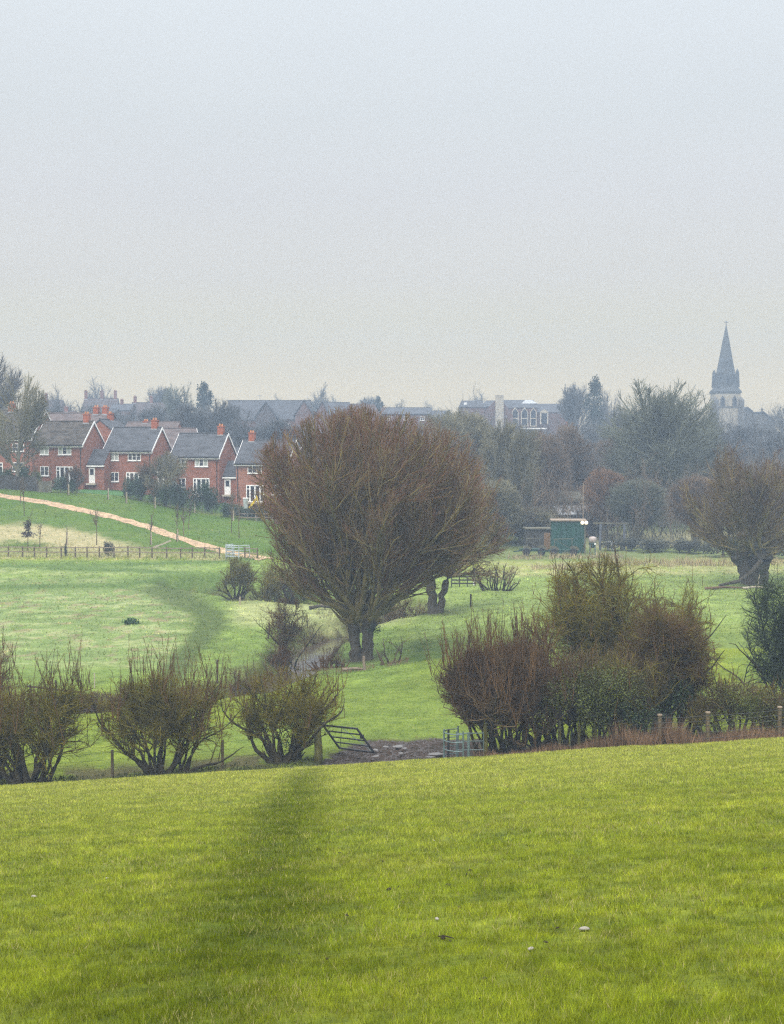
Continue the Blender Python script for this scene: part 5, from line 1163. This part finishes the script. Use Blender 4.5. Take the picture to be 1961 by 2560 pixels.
# ---------------------------------------------------------------- dry grass along the fence line
def tufts(name, label, spots, m, hgt, seed, n_per=60, w_=.012, kind='stuff'):
    r = np.random.default_rng(seed); V = []; A = []
    for u0, u1, y0, y1, n, h in spots:
        u = r.uniform(u0, u1, n); y = r.uniform(y0, y1, n); x = (u - CX) / FPX * y; keep = vn(x * 1.3, y * 1.3, seed) > .25; x, y = x[keep], y[keep]; n = len(x); z = zt(x, y)
        hh = h * (.35 + .9 * vn(x * 1.1, y * 1.1, seed + 1)) * r.uniform(.5, 1.2, n); a = r.uniform(0, 6.28, n); l = hh * r.uniform(.05, .6, n); ww = w_ * r.uniform(.6, 1.3, n); b = r.uniform(0, 6.28, n)
        V.append(np.stack([np.stack([x - ww * np.cos(b), y - ww * np.sin(b), z - .03], 1), np.stack([x + ww * np.cos(b), y + ww * np.sin(b), z - .03], 1), np.stack([x + np.cos(a) * l, y + np.sin(a) * l, z + hh], 1)], 1).reshape(-1, 3))
        A.append(np.repeat(r.random(n), 3))
    V = np.concatenate(V); me = npmesh(name, V, np.arange(len(V)).reshape(-1, 3), m, attrs={'rnd': np.concatenate(A)})
    o = mobj(name, me); tag(o, label, None, None, kind)
tufts('dry_grass', 'russet dead grass and bracken along the fence on the right', [(1280, 1961, 57.9, 59.6, 5200, .55), (1540, 1720, 58.0, 59.4, 2600, 1.05), (1760, 2000, 58.2, 59.6, 2600, .8), (1190, 1300, 58.4, 59.4, 500, .35)], M_BRACK, .5, 71, w_=.012)
tufts('reed_grass', 'straw coloured rough grass below the dark bramble mounds', [(1480, 1961, 148, 153, 2600, .9), (1330, 1480, 146, 150, 700, .5), (690, 880, 104, 112, 700, .35), (1270, 1560, 158, 161.5, 1100, .8)], mat('straw_reed', (.30, .245, .135), .9, .3, .8, attr='rnd'), .8, 72, w_=.03)
tufts('bank_weeds', 'dark dead weeds along the stream banks', [(560, 720, 126, 130, 500, .5), (790, 880, 108, 124, 600, .45)], mat('dead_weed', (.075, .055, .035), .9, .3, .8, attr='rnd'), .5, 73, w_=.02)
tufts('ivy_cover', 'low ivy and leaf litter under the left hawthorns', [(-40, 800, 58.9, 61.2, 4200, .16)], mat('low_ivy', (.052, .060, .020), .8, .4, .8, attr='rnd'), .2, 74, w_=.03)
tufts('ivy_cover', 'low weeds between the scrub and the huge willow', [(800, 1020, 89.3, 91.5, 700, .3)], M_BRACK, .2, 75, w_=.012)
# ---------------------------------------------------------------- stones and clods in the near field
M_STONE = mat('pale_flint', (.21, .195, .165), .8, .25, 12.0, obj=True); M_CLOD = mat('dark_soil', (.022, .017, .012), .95, .3, 20.0, obj=True)
def pebble(name, m, seed, flat):
    r = np.random.default_rng(seed); bm_ = MB(); n = 10; secs = [(-.5, .55), (0, 1), (.45, .8), (.8, .35)]
    V = [(rad * math.cos(2*math.pi*k/n) * r.uniform(.75, 1.15), .7 * rad * math.sin(2*math.pi*k/n) * r.uniform(.75, 1.15), z * flat * r.uniform(.8, 1.1)) for z, rad in secs for k in range(n)] + [(0, 0, .95 * flat)]
    F = [(a*n+k, a*n+(k+1) % n, (a+1)*n+(k+1) % n, (a+1)*n+k) for a in range(3) for k in range(n)] + [(3*n+k, 3*n+(k+1) % n, 4*n) for k in range(n)]
    bm_.add(V, F); return bm_.build(name, m, smooth=True)
S = [(1462, 2328, .055, 'largest pale stone in the near field, low on the right'), (1328, 2378, .040, 'flat pale stone below and left of the largest pale stone'), (1093, 2302, .034, 'small white stone in the middle of the near field'),
     (85, 2245, .045, 'flat pale stone at the left of the near field'), (268, 2199, .030, 'small pale stone in the left half of the near field'), (1085, 2105, .03, 'faint pale stone in the middle of the near field, farther up the picture')]
first = None
for i, (u, v, s, l) in enumerate(S):
    p = G(u, v)
    if first is None: o = first = pebble('stone', M_STONE, 3, .5)
    else: o = first.copy(); COL.objects.link(o)
    o.location = (p.x, p.y, p.z + .018); o.scale = (s * .85, s * .75, s * .75); o.rotation_euler = (0, 0, i * .9); tag(o, l, 'stone', 'pale stones in the near field')
S = [(1176, 2181, .05), (1165, 2190, .04), (1122, 2217, .042), (973, 2228, .05), (997, 2222, .03), (1010, 2158, .03), (958, 2157, .035), (850, 2136, .035), (680, 2175, .035), (868, 2294, .032), (1108, 2352, .05), (1125, 2360, .04), (818, 2404, .028), (1211, 2454, .035),
     (1365, 2362, .026), (1913, 2177, .05), (1755, 2258, .035), (952, 2407, .018), (552, 2167, .03), (435, 2301, .022), (458, 2383, .022), (748, 2391, .018), (1000, 2461, .018), (1200, 2505, .02), (345, 2026, .04), (1385, 1939, .035), (1320, 2327, .024), (1394, 2326, .022), (1150, 2273, .03), (690, 2330, .022), (492, 2405, .02)]
first = None
for i, (u, v, s) in enumerate(S):
    p = G(u, v)
    if first is None: o = first = pebble('soil_clod', M_CLOD, 4, .5)
    else: o = first.copy(); COL.objects.link(o)
    o.location = (p.x, p.y, p.z + .02); o.scale = (s * .6 * (1 + .5 * math.sin(i)), s * .55, s * .7); o.rotation_euler = (0, 0, i * 1.3); tag(o, 'small dark clod of soil lying in the near grass', 'soil clod', 'dark soil clods scattered over the near field')
p = G(1115, 2358); mb = MB(); mb.tube([(-.06, 0, .05), (-.02, .02, .05), (.03, 0, .045), (.06, -.01, .04)], [.003, .005, .005, .003], 6); o = mb.build('fallen_twig', M_CLOD, loc=p); tag(o, 'dark curved twig lying in the near grass', 'twig')
# ---------------------------------------------------------------- young trees on the slope
M_DLEAF = mat('dark_copper_leaf', (.038, .022, .020), .8, .3, 2.0, attr='rnd')
def sapling(label, u, vb, h, stake=True, leaves=0, y=None, col=M_TWO, guard=False, group='young trees planted on the slope'):
    p = G(u, vb) if y is None else at(u, y); r = np.random.default_rng(int(u * 3 + vb))
    t = thing('young_tree', label, 'young tree', p, 0, group)
    TP = poly(r, arr(0, 0, -.1)[None], arr(0, 0, 1)[None], arr(h), arr(.055), arr(.018), 7, .025, .03)
    mobj('trunk', tmesh('trunk', [(TP, 6, 0)], col), t)
    B = spawn(r, TP, 5.5, .45, 1, .4, .15, .34, .3, 4, .06, .06, .022, rend=.010, Lmin=.3); B2 = spawn(r, B, 5, .2, 1, .5, .2, .5, .3, 3, .1, .05, .013, rend=.008, Lmin=.2)
    mobj('crown', tmesh('crown', [(B, 4, 0), (B2, 3, 0)], col), t)
    if leaves:
        pts = np.concatenate([ball_pts(r, leaves, (0, 0, h * .78), (.38, .38, h * .22), .5, .3, 4), ball_pts(r, leaves, (.0, 0, h * .52), (.8, .8, .35), .5, .3, 6)])
        mobj('foliage', leafmesh('foliage', pts, .16, M_DLEAF, r), t)
    if stake:
        m = MB(); m.tube([(.14, -.05, -.2), (.14, -.05, 1.35)], .065, 6); m.build('stake', M_STAKE, t)
    return t
sapling('young tree keeping its dark copper leaves, behind the rail fence on the left', 70, 1376, 3.2, False, 300)
sapling('young tree with a few brown leaves just right of the copper leaved one', 100, 1372, 2.8, False, 26)
sapling('short staked young tree in the dry grass left of the dark shrub by the fence', 166, 1362, 1.7, True)
sapling('thin young tree on the dark grass above the dark shrub by the fence', 242, 1362, 3.6, False)
sapling('young tree with a pale stake just below the sandy path', 376, 1362, 2.9, True)
sapling('young tree with a pale stake right beside the lower part of the path', 442, 1354, 3.6, True)
sapling('feathery young tree on the upper edge of the path', 460, 1342, 3.0, False)
sapling('thin young tree just above the path beside the feathery one', 472, 1322, 3.0, False)
sapling('tall thin whip of a tree left of the grey kissing gate', 579, 1332, 4.2, False)
sapling('tall thin whip of a tree directly above the grey kissing gate', 598, 1346, 4.4, False)
sapling('pair of thin leafless stems by the path at the left edge', 52, 1258, 3.2, False)
sapling('thin tree crossing the path near the left edge', 61, 1290, 4.0, False)
for i, (u, vb, l) in enumerate([(91, 1226, 'staked sapling at the end of the dark garden fence'), (126, 1229, 'staked sapling just right of the dark garden fence'), (170, 1238, 'staked sapling with russet twigs before the second brick house'), (269, 1248, 'staked sapling before the bright garden lawn'),
     (315, 1258, 'staked sapling below the french doors of the third brick house'), (386, 1270, 'staked sapling below the bare garden tree'), (485, 1282, 'staked sapling below the french doors of the fourth brick house'), (582, 1302, 'staked sapling in front of the low hedge of the fourth house')]):
    sapling(l, u, vb, 3.0, True, col=M_TWO if i != 2 else M_HAWR, group='staked saplings along the garden boundary')
# shrubs at the fence
ftree('bush', 271, 1355, 150.3, 34, 'dark round shrub behind the rail fence', name='fence_shrub', cat='shrub', m=M_DKB)
ftree('bush', 163, 1372, 148.9, 10, 'tiny dark shrub at the foot of the rail fence', name='fence_shrub', cat='shrub', m=M_DKB)
p = G(327, 1560); r_ = np.random.default_rng(3); o = mobj('weed_clump', leafmesh('weed_clump', ball_pts(r_, 500, (0, 0, .15), (.65, .5, .25), .5), .16, mat('dock_leaf', (.03, .085, .022), .6, .3, 2, attr='rnd'), r_), loc=p); tag(o, 'bright dark green clump of weeds alone in the pale meadow', 'weeds')
# ---------------------------------------------------------------- garden things
def panel_fence(label, pts, h, m, post=M_WOODD, gap=1.9):
    b = Vector((*pts[0], gnd(*pts[0]))); f = thing('garden_fence', label, 'fence', b)
    for (x0, y0), (x1, y1) in zip(pts[:-1], pts[1:]):
        n = max(1, int(math.hypot(x1 - x0, y1 - y0) / gap))
        for k in range(n):
            a = Vector((x0 + (x1 - x0) * k / n, y0 + (y1 - y0) * k / n, 0)); c = Vector((x0 + (x1 - x0) * (k + 1) / n, y0 + (y1 - y0) * (k + 1) / n, 0))
            a.z = gnd(a.x, a.y); c.z = gnd(c.x, c.y); z0 = min(a.z, c.z) - .1; a.z = c.z = z0
            mb = MB(); mb.obox(a - b + Vector((0, 0, h / 2)), c - b + Vector((0, 0, h / 2)), .05, h)
            o = mb.build('panel', m, f)
            for q in range(9):
                s = a.lerp(c, (q + .5) / 9) - b; mb2 = MB(); mb2.box(s.x - .035, s.x + .035, s.y - .055, s.y - .028, s.z + .03, s.z + h - .03); mb2.build('slat', m, o) if q % 3 == 0 else None
            mb = MB(); mb.tube([a - b, a - b + Vector((0, 0, h + .15))], .06, 6); mb.build('post', post, f)
    return f
M_FDARK = mat('dark_creosote_panel', (.040, .038, .032), .9, .3, 1.2); M_FGREY = mat('grey_green_panel', (.10, .095, .065), .9, .25, 1.2); M_FBR = mat('brown_slat_panel', (.17, .105, .055), .9, .25, 1.5, stretch=(5, 5, .5))
yg = 180.5
panel_fence('dark panel fence at the bottom of the leftmost gardens', [(ux(-60, yg), yg), (ux(92, yg), yg)], 1.9, M_FDARK)
panel_fence('weathered grey green panel fence before the second brick house', [(ux(94, yg - .4), yg - .4), (ux(127, yg - .4), yg - .4)], 1.5, M_FGREY)
panel_fence('brown upright boarded fence beside the huge willow crown', [(ux(686, 179.5), 179.5), (ux(790, 181), 181)], 2.3, M_FBR)
panel_fence('dark low fence below the white annexe door of the fourth house', [(ux(565, 182.6), 182.6), (ux(684, 182.2), 182.2)], 1.25, M_FDARK)
p = at(640, 180.6); f = thing('rail_fence', 'pale two rail garden fence in front of the yellow slide', 'fence', p)
for k in range(5):
    mb = MB(); x = (k - 2) * 1.0; mb.tube([(x, 0, -.3), (x, 0, .95)], .05, 6); mb.build('post', M_STAKE, f)
for h in (.85, .4):
    mb = MB(); mb.obox((-2.1, -.07, h), (2.1, -.07, h), .04, .11); mb.build('rail', M_RAIL, f)
M_YEL = mat('yellow_plastic', (.75, .56, .03), .5, .06, 3); p = P(636, 1271, 183.5); t = thing('garden_slide', 'yellow plastic slide in the garden of the fourth brick house', 'slide', p)
mb = MB(); mb.add([(-.75, -.3, .05), (-.45, -.3, .02), (.35, -.3, 1.15), (.15, -.3, 1.25), (-.75, .3, .05), (-.45, .3, .02), (.35, .3, 1.15), (.15, .3, 1.25)], [(0, 1, 2, 3), (7, 6, 5, 4), (0, 3, 7, 4), (1, 5, 6, 2), (3, 2, 6, 7), (0, 4, 5, 1)]); mb.build('chute', M_YEL, t)
mb = MB()
for yy in (-.3, .3): mb.obox((.3, yy, 1.6), (.65, yy, 0), .08, .08)
for q in range(4): mb.obox((.37 + .07 * q, -.3, 1.2 - .3 * q), (.37 + .07 * q, .3, 1.2 - .3 * q), .06, .06)
mb.build('ladder', M_YEL, t)
p = P(615, 1272, 183.5); t = thing('wheelie_bin', 'pale grey green bin left of the yellow slide', 'bin', p); M_BIN = mat('pale_bin_plastic', (.36, .41, .37), .6, .05, 3)
mb = MB(); mb.add([(-.24, -.28, .05), (.24, -.28, .05), (.24, .28, .05), (-.24, .28, .05), (-.30, -.36, 1.25), (.30, -.36, 1.25), (.30, .36, 1.25), (-.30, .36, 1.25)], [(3, 2, 1, 0), (4, 5, 6, 7), (0, 1, 5, 4), (1, 2, 6, 5), (2, 3, 7, 6), (3, 0, 4, 7)]); mb.build('body', M_BIN, t)
mb = MB(); mb.box(-.33, .33, -.40, .38, 1.255, 1.36); mb.build('lid', M_BWHITE, t)
for s in (-1, 1):
    mb = MB(); mb.tube([(s * .25, .3, .11), (s * .31, .3, .11)], .11, 8); mb.build('wheel', M_BLACK, t)
p = P(432, 1226, 184.5); t = thing('garden_table', 'white round garden table tipped up by the third brick house', 'table', p)
mb = MB(); mb.tube([(0, 0, .62), (0, .06, .62)], [.58, .58], 20); mb.build('table_top', M_BWHITE, t); mb = MB()
for s in (-1, 1): mb.obox((s * .35, .1, .5), (s * .4, .4, -.3), .05, .05)
mb.build('leg', M_BWHITE, t)
o = None
LV = []
for u, y in [(198, 181.6), (306, 181.6), (312, 188.5), (205, 188.5)]: LV.append((ux(u, y), y))
mb = MB(); n = 8
ga = np.array(LV); grid = []
for i in range(n + 1):
    for j in range(n + 1):
        s, t_2 = i / n, j / n; q = (ga[0] * (1 - s) + ga[1] * s) * (1 - t_2) + (ga[3] * (1 - s) + ga[2] * s) * t_2; grid.append((q[0], q[1], gnd(*q) + .03))
mb.add(grid, [(i * (n + 1) + j, (i + 1) * (n + 1) + j, (i + 1) * (n + 1) + j + 1, i * (n + 1) + j + 1) for i in range(n) for j in range(n)])
o = mb.build('lawn', mat('garden_lawn', (.040, .115, .022), .9, .2, 2.0)); tag(o, 'bright mown lawn between the second and third brick houses', None, None, 'structure')
# ---------------------------------------------------------------- farmyard at the edge of the wood
M_SHG = mat('green_sheet', (.012, .058, .048), .6, .15, 1.5); M_DKG = mat('dark_green_steel', (.012, .045, .036), .5, .2, 2)
y = 166.0; k = y / FPX; p = at(1423, y); Zp = lambda v: P(0, v, y).z - p.z
t = thing('field_shelter', 'dark green box shelter with a pale roof edge and two lamps on its corner', 'shelter', p, R(-4))
hh = Zp(1303); w2 = 42 * k
mb = MB(); mb.box(-w2, w2, 0, 3.2, -.3, hh); mb.build('wall', M_SHG, t)
mb = MB(); mb.box(-w2 - .12, w2 + .12, -.18, 3.3, hh + .004, hh + .13); mb.build('roof', M_RAIL, t)
mb = MB()
for q in range(1, 7):
    x = -w2 + 2 * w2 * q / 7; mb.box(x - .025, x + .025, -.03, -.004, -.2, hh - .05)
mb.build('sheet_joint', M_DKG, t)
mb = MB(); mb.box(w2 - .14, w2 + .02, -.05, -.004, -.2, hh - .02); mb.build('corner_trim', M_FGREY, t)
M_LAMP = bpy.data.materials.new('lit_lamp'); M_LAMP.use_nodes = True; q = M_LAMP.node_tree.nodes['Principled BSDF']; q.inputs['Base Color'].default_value = (.9, .8, .6, 1); q.inputs['Emission Color'].default_value = (1, .82, .55, 1); q.inputs['Emission Strength'].default_value = 1.0
for x in (w2 - .38, w2 + .06):
    mb = MB(); c = Vector((x, -.25, hh - .16)); mb.tube([c + Vector((0, 0, -.2)), c + Vector((0, 0, -.1)), c + Vector((0, 0, .1)), c + Vector((0, 0, .2))], [.07, .2, .2, .07], 10); mb.build('lamp', M_LAMP, t, smooth=True)
def trailer(label, u, y, s=1.0, rz=0):
    t = thing('farm_trailer', label, 'trailer', at(u, y), rz); mb = MB(); mb.box(-1.5 * s, 1.5 * s, -.8, .8, .5, .75); mb.build('bed', M_DKG, t)
    for x in (-1.1 * s, 1.1 * s):
        m2 = MB(); m2.tube([(x, -.75, .45), (x, -1.0, .45)], .42, 14); m2.build('wheel', M_BLACK, t)
        m2 = MB(); n = 7
        for a in range(n): 
            a0, a1 = math.pi * (.15 + .55 * a / n), math.pi * (.15 + .55 * (a + 1) / n); m2.obox((x + .6 * math.cos(a0), -.88, .45 + .6 * math.sin(a0)), (x + .6 * math.cos(a1), -.88, .45 + .6 * math.sin(a1)), .3, .03, up=(0, 1, 0))
        m2.build('mudguard', M_FGREY, t)
    mb = MB()
    for x in (-.95 * s, .95 * s): mb.tube([(x, -.7, .75), (x, -.7, 1.9)], .035, 6)
    mb.tube([(-1.1 * s, -.7, 1.9), (1.1 * s, -.7, 1.95)], .04, 6); mb.tube([(-.95 * s, -.7, 1.85), (.95 * s, -.7, .8)], .025, 6); mb.build('rack', M_FGREY, t)
    mb = MB(); mb.obox((-1.5 * s, 0, .55), (-2.6 * s, 0, .45), .12, .12); mb.build('drawbar', M_DKG, t)
    return t
trailer('farm trailer with a rack and grey mudguards in front of the green shelter', 1408, 162.5)
trailer('low dark farm implement with a mudguard left of the green shelter', 1330, 164, .8, R(12))
p = at(1345, 172); t = thing('shed', 'small dark shed with an orange brown door left of the green shelter', 'shed', p); mb = MB(); mb.box(-1.3, 1.5, 0, 2.5, -.3, 2.5); mb.build('wall', M_FDARK, t)
mb = MB(); mb.box(-1.45, 1.65, -.2, 2.7, 2.504, 2.62); mb.build('roof', M_FGREY, t); mb = MB(); mb.box(.75, 1.45, -.05, -.004, .1, 2.1); mb.build('door', M_FBR, t)
p = at(1483, 164); t = thing('feed_silo', 'small feed hopper on legs with a pale top, right of the green shelter', 'feed hopper', p)
mb = MB(); mb.tube([(0, 0, .75), (0, 0, 1.15)], [.12, .42], 14); mb.tube([(0, 0, 1.16), (0, 0, 1.35)], [.43, .43], 14); mb.build('hopper', M_DKG, t, smooth=True)
mb = MB(); mb.tube([(0, 0, 1.36), (0, 0, 1.9), (0, 0, 2.02)], [.42, .42, .2], 14); mb.build('drum', mat('pale_pink_steel', (.33, .28, .26), .5, .1, 2), t, smooth=True)
for a in range(4):
    x, yy = .38 * math.cos(a * math.pi / 2 + .78), .38 * math.sin(a * math.pi / 2 + .78); mb = MB(); mb.tube([(x * 1.15, yy * 1.15, -.1), (x, yy, 1.3)], .035, 6); mb.build('leg', M_GALV, t)
mb = MB(); mb.box(.12, .32, -.45, -.425, 1.16, 1.34); mb.build('label_plate', M_BWHITE, t)
yF = 172.0; k = yF / FPX; p = at(1532, yF); t = thing('steel_frame', 'tall dark steel frame of two posts and a crossbar at the edge of the wood', 'frame', p)
for x in (-30 * k, 30 * k):
    mb = MB(); mb.box(x - .13, x + .13, -.13, .13, -.3, 3.0); mb.build('post', mat('blue_grey_steel', (.09, .10, .12), .6, .15, 2), t)
mb = MB(); mb.obox((-48 * k, 0, 3.12), (38 * k, 0, 3.08), .16, .16); mb.build('crossbar', M_FGREY, t)
for h in (.7, 1.15):
    mb = MB(); mb.obox((-30 * k + .13, 0, h), (30 * k - .13, 0, h), .06, .10); mb.build('rail', M_GUT, t)
for i, (u, w_) in enumerate([(1522, .22), (1534, .34)]):
    p = at(u, 171.4); mb = MB(); mb.box(-w_, w_, -.15, .15, .62, .98); mb.box(-w_ * .6, w_ * .6, -.1, .1, -.1, .62); o = mb.build('feed_box', M_BWHITE, loc=p); tag(o, ['smaller white box before the dark steel frame', 'larger white box before the dark steel frame'][i], 'box', 'white boxes before the steel frame')
p = at(1459, 182); mb = MB(); z0 = P(0, 1276, 182).z - p.z; z1 = P(0, 1208, 182).z - p.z
mb.tube([(0, 0, -.3), (0, 0, z1)], [.09, .06], 8); mb.obox((-.35, 0, z0 + .85), (0, 0, z0 + .85), .08, .08); o = mb.build('pole', M_RAIL, loc=p); tag(o, 'thin pale pole standing before the brown trees', 'pole')
def barn(label, u0, u1, vt, vb, y, roof, wall, lip=.35):
    k = y / FPX; uc = (u0 + u1) / 2; c = P(uc, vt, y); zb = P(uc, vb, y).z - 2.5; t = thing('barn', label, 'barn', (c.x, c.y, zb)); h = c.z - zb; w_ = (u1 - u0) / 2 * k
    mb = MB(); mb.box(-w_, w_, 0, 6, 0, h - lip); mb.build('wall', wall, t); mb = MB(); mb.add([(-w_ - .2, -.3, h - lip), (w_ + .2, -.3, h - lip), (w_ + .2, 6.3, h + .5), (-w_ - .2, 6.3, h + .5), (-w_ - .2, -.3, h), (w_ + .2, -.3, h), (w_ + .2, 6.3, h + .85), (-w_ - .2, 6.3, h + .85)], [(3, 2, 1, 0), (4, 5, 6, 7), (0, 1, 5, 4), (1, 2, 6, 5), (2, 3, 7, 6), (3, 0, 4, 7)]); mb.build('roof', roof, t)
barn('low brown barn with a light roof edge half hidden in the wood', 1335, 1458, 1248, 1275, 200, M_FGREY, mat('brown_barn_board', (.10, .085, .06), .9, .25, 1))
barn('dark low shed behind the steel frame and the hopper', 1400, 1520, 1285, 1330, 192, M_LEAD, M_FDARK, .12)
p = at(1158, 132); t = thing('board_fence', 'short run of dark boards on posts right of the forked willow', 'fence', p)
for k_ in range(4):
    mb = MB(); mb.tube([(-1.0 + k_ * .7, 0, -.2), (-1.0 + k_ * .7, 0, 1.0)], .05, 6); mb.build('post', M_FDARK, t)
for h in (.3, .6, .9):
    mb = MB(); mb.obox((-1.05, -.06, h), (1.15, -.06, h), .03, .13); mb.build('board', M_FDARK, t)
# torn limbs under the right-hand willow, debris by the stream
def log(label, pts, r0, m, u, y):
    p = at(u, y); mb = MB(); mb.tube(pts, [r0 * (1 - .5 * i / (len(pts) - 1)) for i in range(len(pts))], 8); o = mb.build('fallen_branch', m, loc=p, smooth=True); tag(o, label, 'branch')
log('long torn limb propped from the leaning willow down to the ground', [(1.6, .2, 2.3), (.6, 0, 1.2), (-.4, -.1, .5), (-2.2, -.2, .12)], .24, M_BARK, 1862, 129)
log('pale split branch lying under the leaning willow', [(-1.2, 0, .1), (0, .1, .22), (1.3, 0, .1)], .12, M_PALE, 1895, 126.5)
log('brown branch lying left of the leaning willow', [(-2.2, 0, .08), (-.6, .2, .2), (1.2, 0, .16)], .14, M_BRACK, 1830, 126.5)
log('short upright pale stub beside the leaning willow trunk', [(0, 0, 0), (.05, 0, .6), (.18, 0, 1.25)], .09, M_PALE, 1897, 127)
log('dark log fallen across the far bank of the stream', [(-.9, 0, .15), (0, .1, .3), (.9, 0, .2)], .16, M_BARK, 800, 121)
log('pale broken log on the far bank left of the huge willow', [(-.6, 0, .35), (.2, .1, .45), (.9, 0, .35)], .12, M_RAIL, 820, 121.5)
log('dark stick poking out of the stream', [(-.3, 0, .4), (.1, 0, .2), (.4, 0, -.1)], .06, M_BARK, 770, 103.5)
log('grey log in the grass at the foot of the huge willow', [(-.7, 0, .08), (.1, .1, .14), (.7, 0, .08)], .1, M_RAIL, 885, 90)
# brushwood at the foot of the wood and on the hazy town slope
def brush(name, label, u0, u1, y0, y1, n, h, mats, seed, sp=.35, tw=.03):
    r = np.random.default_rng(seed); u = r.uniform(u0, u1, n); y = np.sqrt(r.uniform(y0**2, y1**2, n)); x = (u - CX) / FPX * y; z = zt(x, y, False)
    L_ = h * (.45 + .75 * vn(x * .12, y * .12, seed)) * r.uniform(.6, 1.15, n)
    B = poly(r, np.stack([x, y, z - .2], 1), np.stack([sp * r.standard_normal(n), sp * r.standard_normal(n), np.ones(n)], 1), L_, np.full(n, tw * 2.4), np.full(n, tw * .5), 5, .09, .02)
    B2 = spawn(r, B, 1.1, .2, 1, .5, .2, .4, .3, 3, .12, .05, tw, rend=tw * .5, Lmin=.6); B3 = spawn(r, B2, 1.6, .1, 1, .5, .2, .5, .3, 2, .12, .05, tw * .8, rend=tw * .4, Lmin=.5)
    o = mobj(name, tmesh(name, [(B, 3, 0), (B2, 3, 1), (B3, 3, 1)], mats)); tag(o, label, None, None, 'stuff')
brush('woodland', 'grey brown brushwood filling the foot of the wood', 1030, 2050, 180, 235, 1100, 8.0, [M_GREYB, M_BRT], 81, tw=.024)
brush('woodland', 'hazy leafless woodland on the slope below the town, right side', 1040, 2080, 236, 330, 1000, 10, [M_GREYB, M_BLT], 82, tw=.035)
brush('woodland', 'hazy leafless scrub on the slope below the town, left side', -60, 1060, 228, 330, 1300, 6.5, [M_GREYB, M_BLT], 83, tw=.04)

# weeds on the banks, following the stream
r_ = np.random.default_rng(90); V = []; A = []
sp = np.array([p_ for p_ in STREAM if 84 < p_[1] < 138 and ux(440, p_[1]) < p_[0]]); ti = r_.uniform(0, len(sp) - 1.001, 16000); k_ = ti.astype(int); f_ = (ti - k_)[:, None]
q_ = sp[k_] * (1 - f_) + sp[k_ + 1] * f_; d_ = nrm(sp[k_ + 1] - sp[k_]); off = r_.choice([-1, 1], 16000) * (1.0 + np.abs(r_.normal(0, .7, 16000)))
x = q_[:, 0] - d_[:, 1] * off; y = q_[:, 1] + d_[:, 0] * off; ok = (pdist(x, y, STREAM) > 1.05) & (vn(x * .8, y * .8, 92) > .38); x, y = x[ok], y[ok]; n = len(x); z = zt(x, y)
hh = (.15 + .55 * vn(x * .9, y * .9, 91)) * r_.uniform(.5, 1.2, n); a = r_.uniform(0, 6.28, n); l = hh * r_.uniform(.1, .8, n); b = r_.uniform(0, 6.28, n); w_ = .022
V = np.stack([np.stack([x - w_ * np.cos(b), y - w_ * np.sin(b), z - .05], 1), np.stack([x + w_ * np.cos(b), y + w_ * np.sin(b), z - .05], 1), np.stack([x + np.cos(a) * l, y + np.sin(a) * l, z + hh], 1)], 1).reshape(-1, 3)
o = mobj('bank_weeds', npmesh('bank_weeds', V, np.arange(len(V)).reshape(-1, 3), mat('russet_bank_weed', (.088, .060, .032), .9, .4, .5, attr='rnd'), attrs={'rnd': np.repeat(r_.random(n), 3)})); tag(o, 'russet and straw coloured weeds hanging over the stream', None, None, 'stuff')
# trodden clods in the gateway
n = 2600; u = r_.uniform(720, 1150, n); y = r_.uniform(57.6, 65.5, n); x = (u - CX) / FPX * y; ok = mudmask(x, y) > .6; x, y = x[ok], y[ok]; n = len(x)
z = zt(x, y) + .34 * (fbm(x * 2.4, y * 2.4, 77, 4) - .5) - .05; s_ = r_.uniform(.025, .085, n)[:, None, None]
base = np.array([(1, 0, 0), (.3, .95, 0), (-.8, .6, 0), (-.8, -.6, 0), (.3, -.95, 0), (.05, .1, .75)]); V = np.stack([x, y, z], 1)[:, None] + base[None] * s_ * r_.uniform(.6, 1.3, (n, 6, 1))
F = (np.array([(0, 1, 5), (1, 2, 5), (2, 3, 5), (3, 4, 5), (4, 0, 5)])[None] + 6 * np.arange(n)[:, None, None]).reshape(-1, 3)
o = mobj('mud_clods', npmesh('mud_clods', V.reshape(-1, 3), F, mat('wet_mud', (.040, .031, .027), .6, .4, 4.0, spec=.4))); tag(o, 'trodden clods of wet mud in the gateway', None, None, 'stuff')
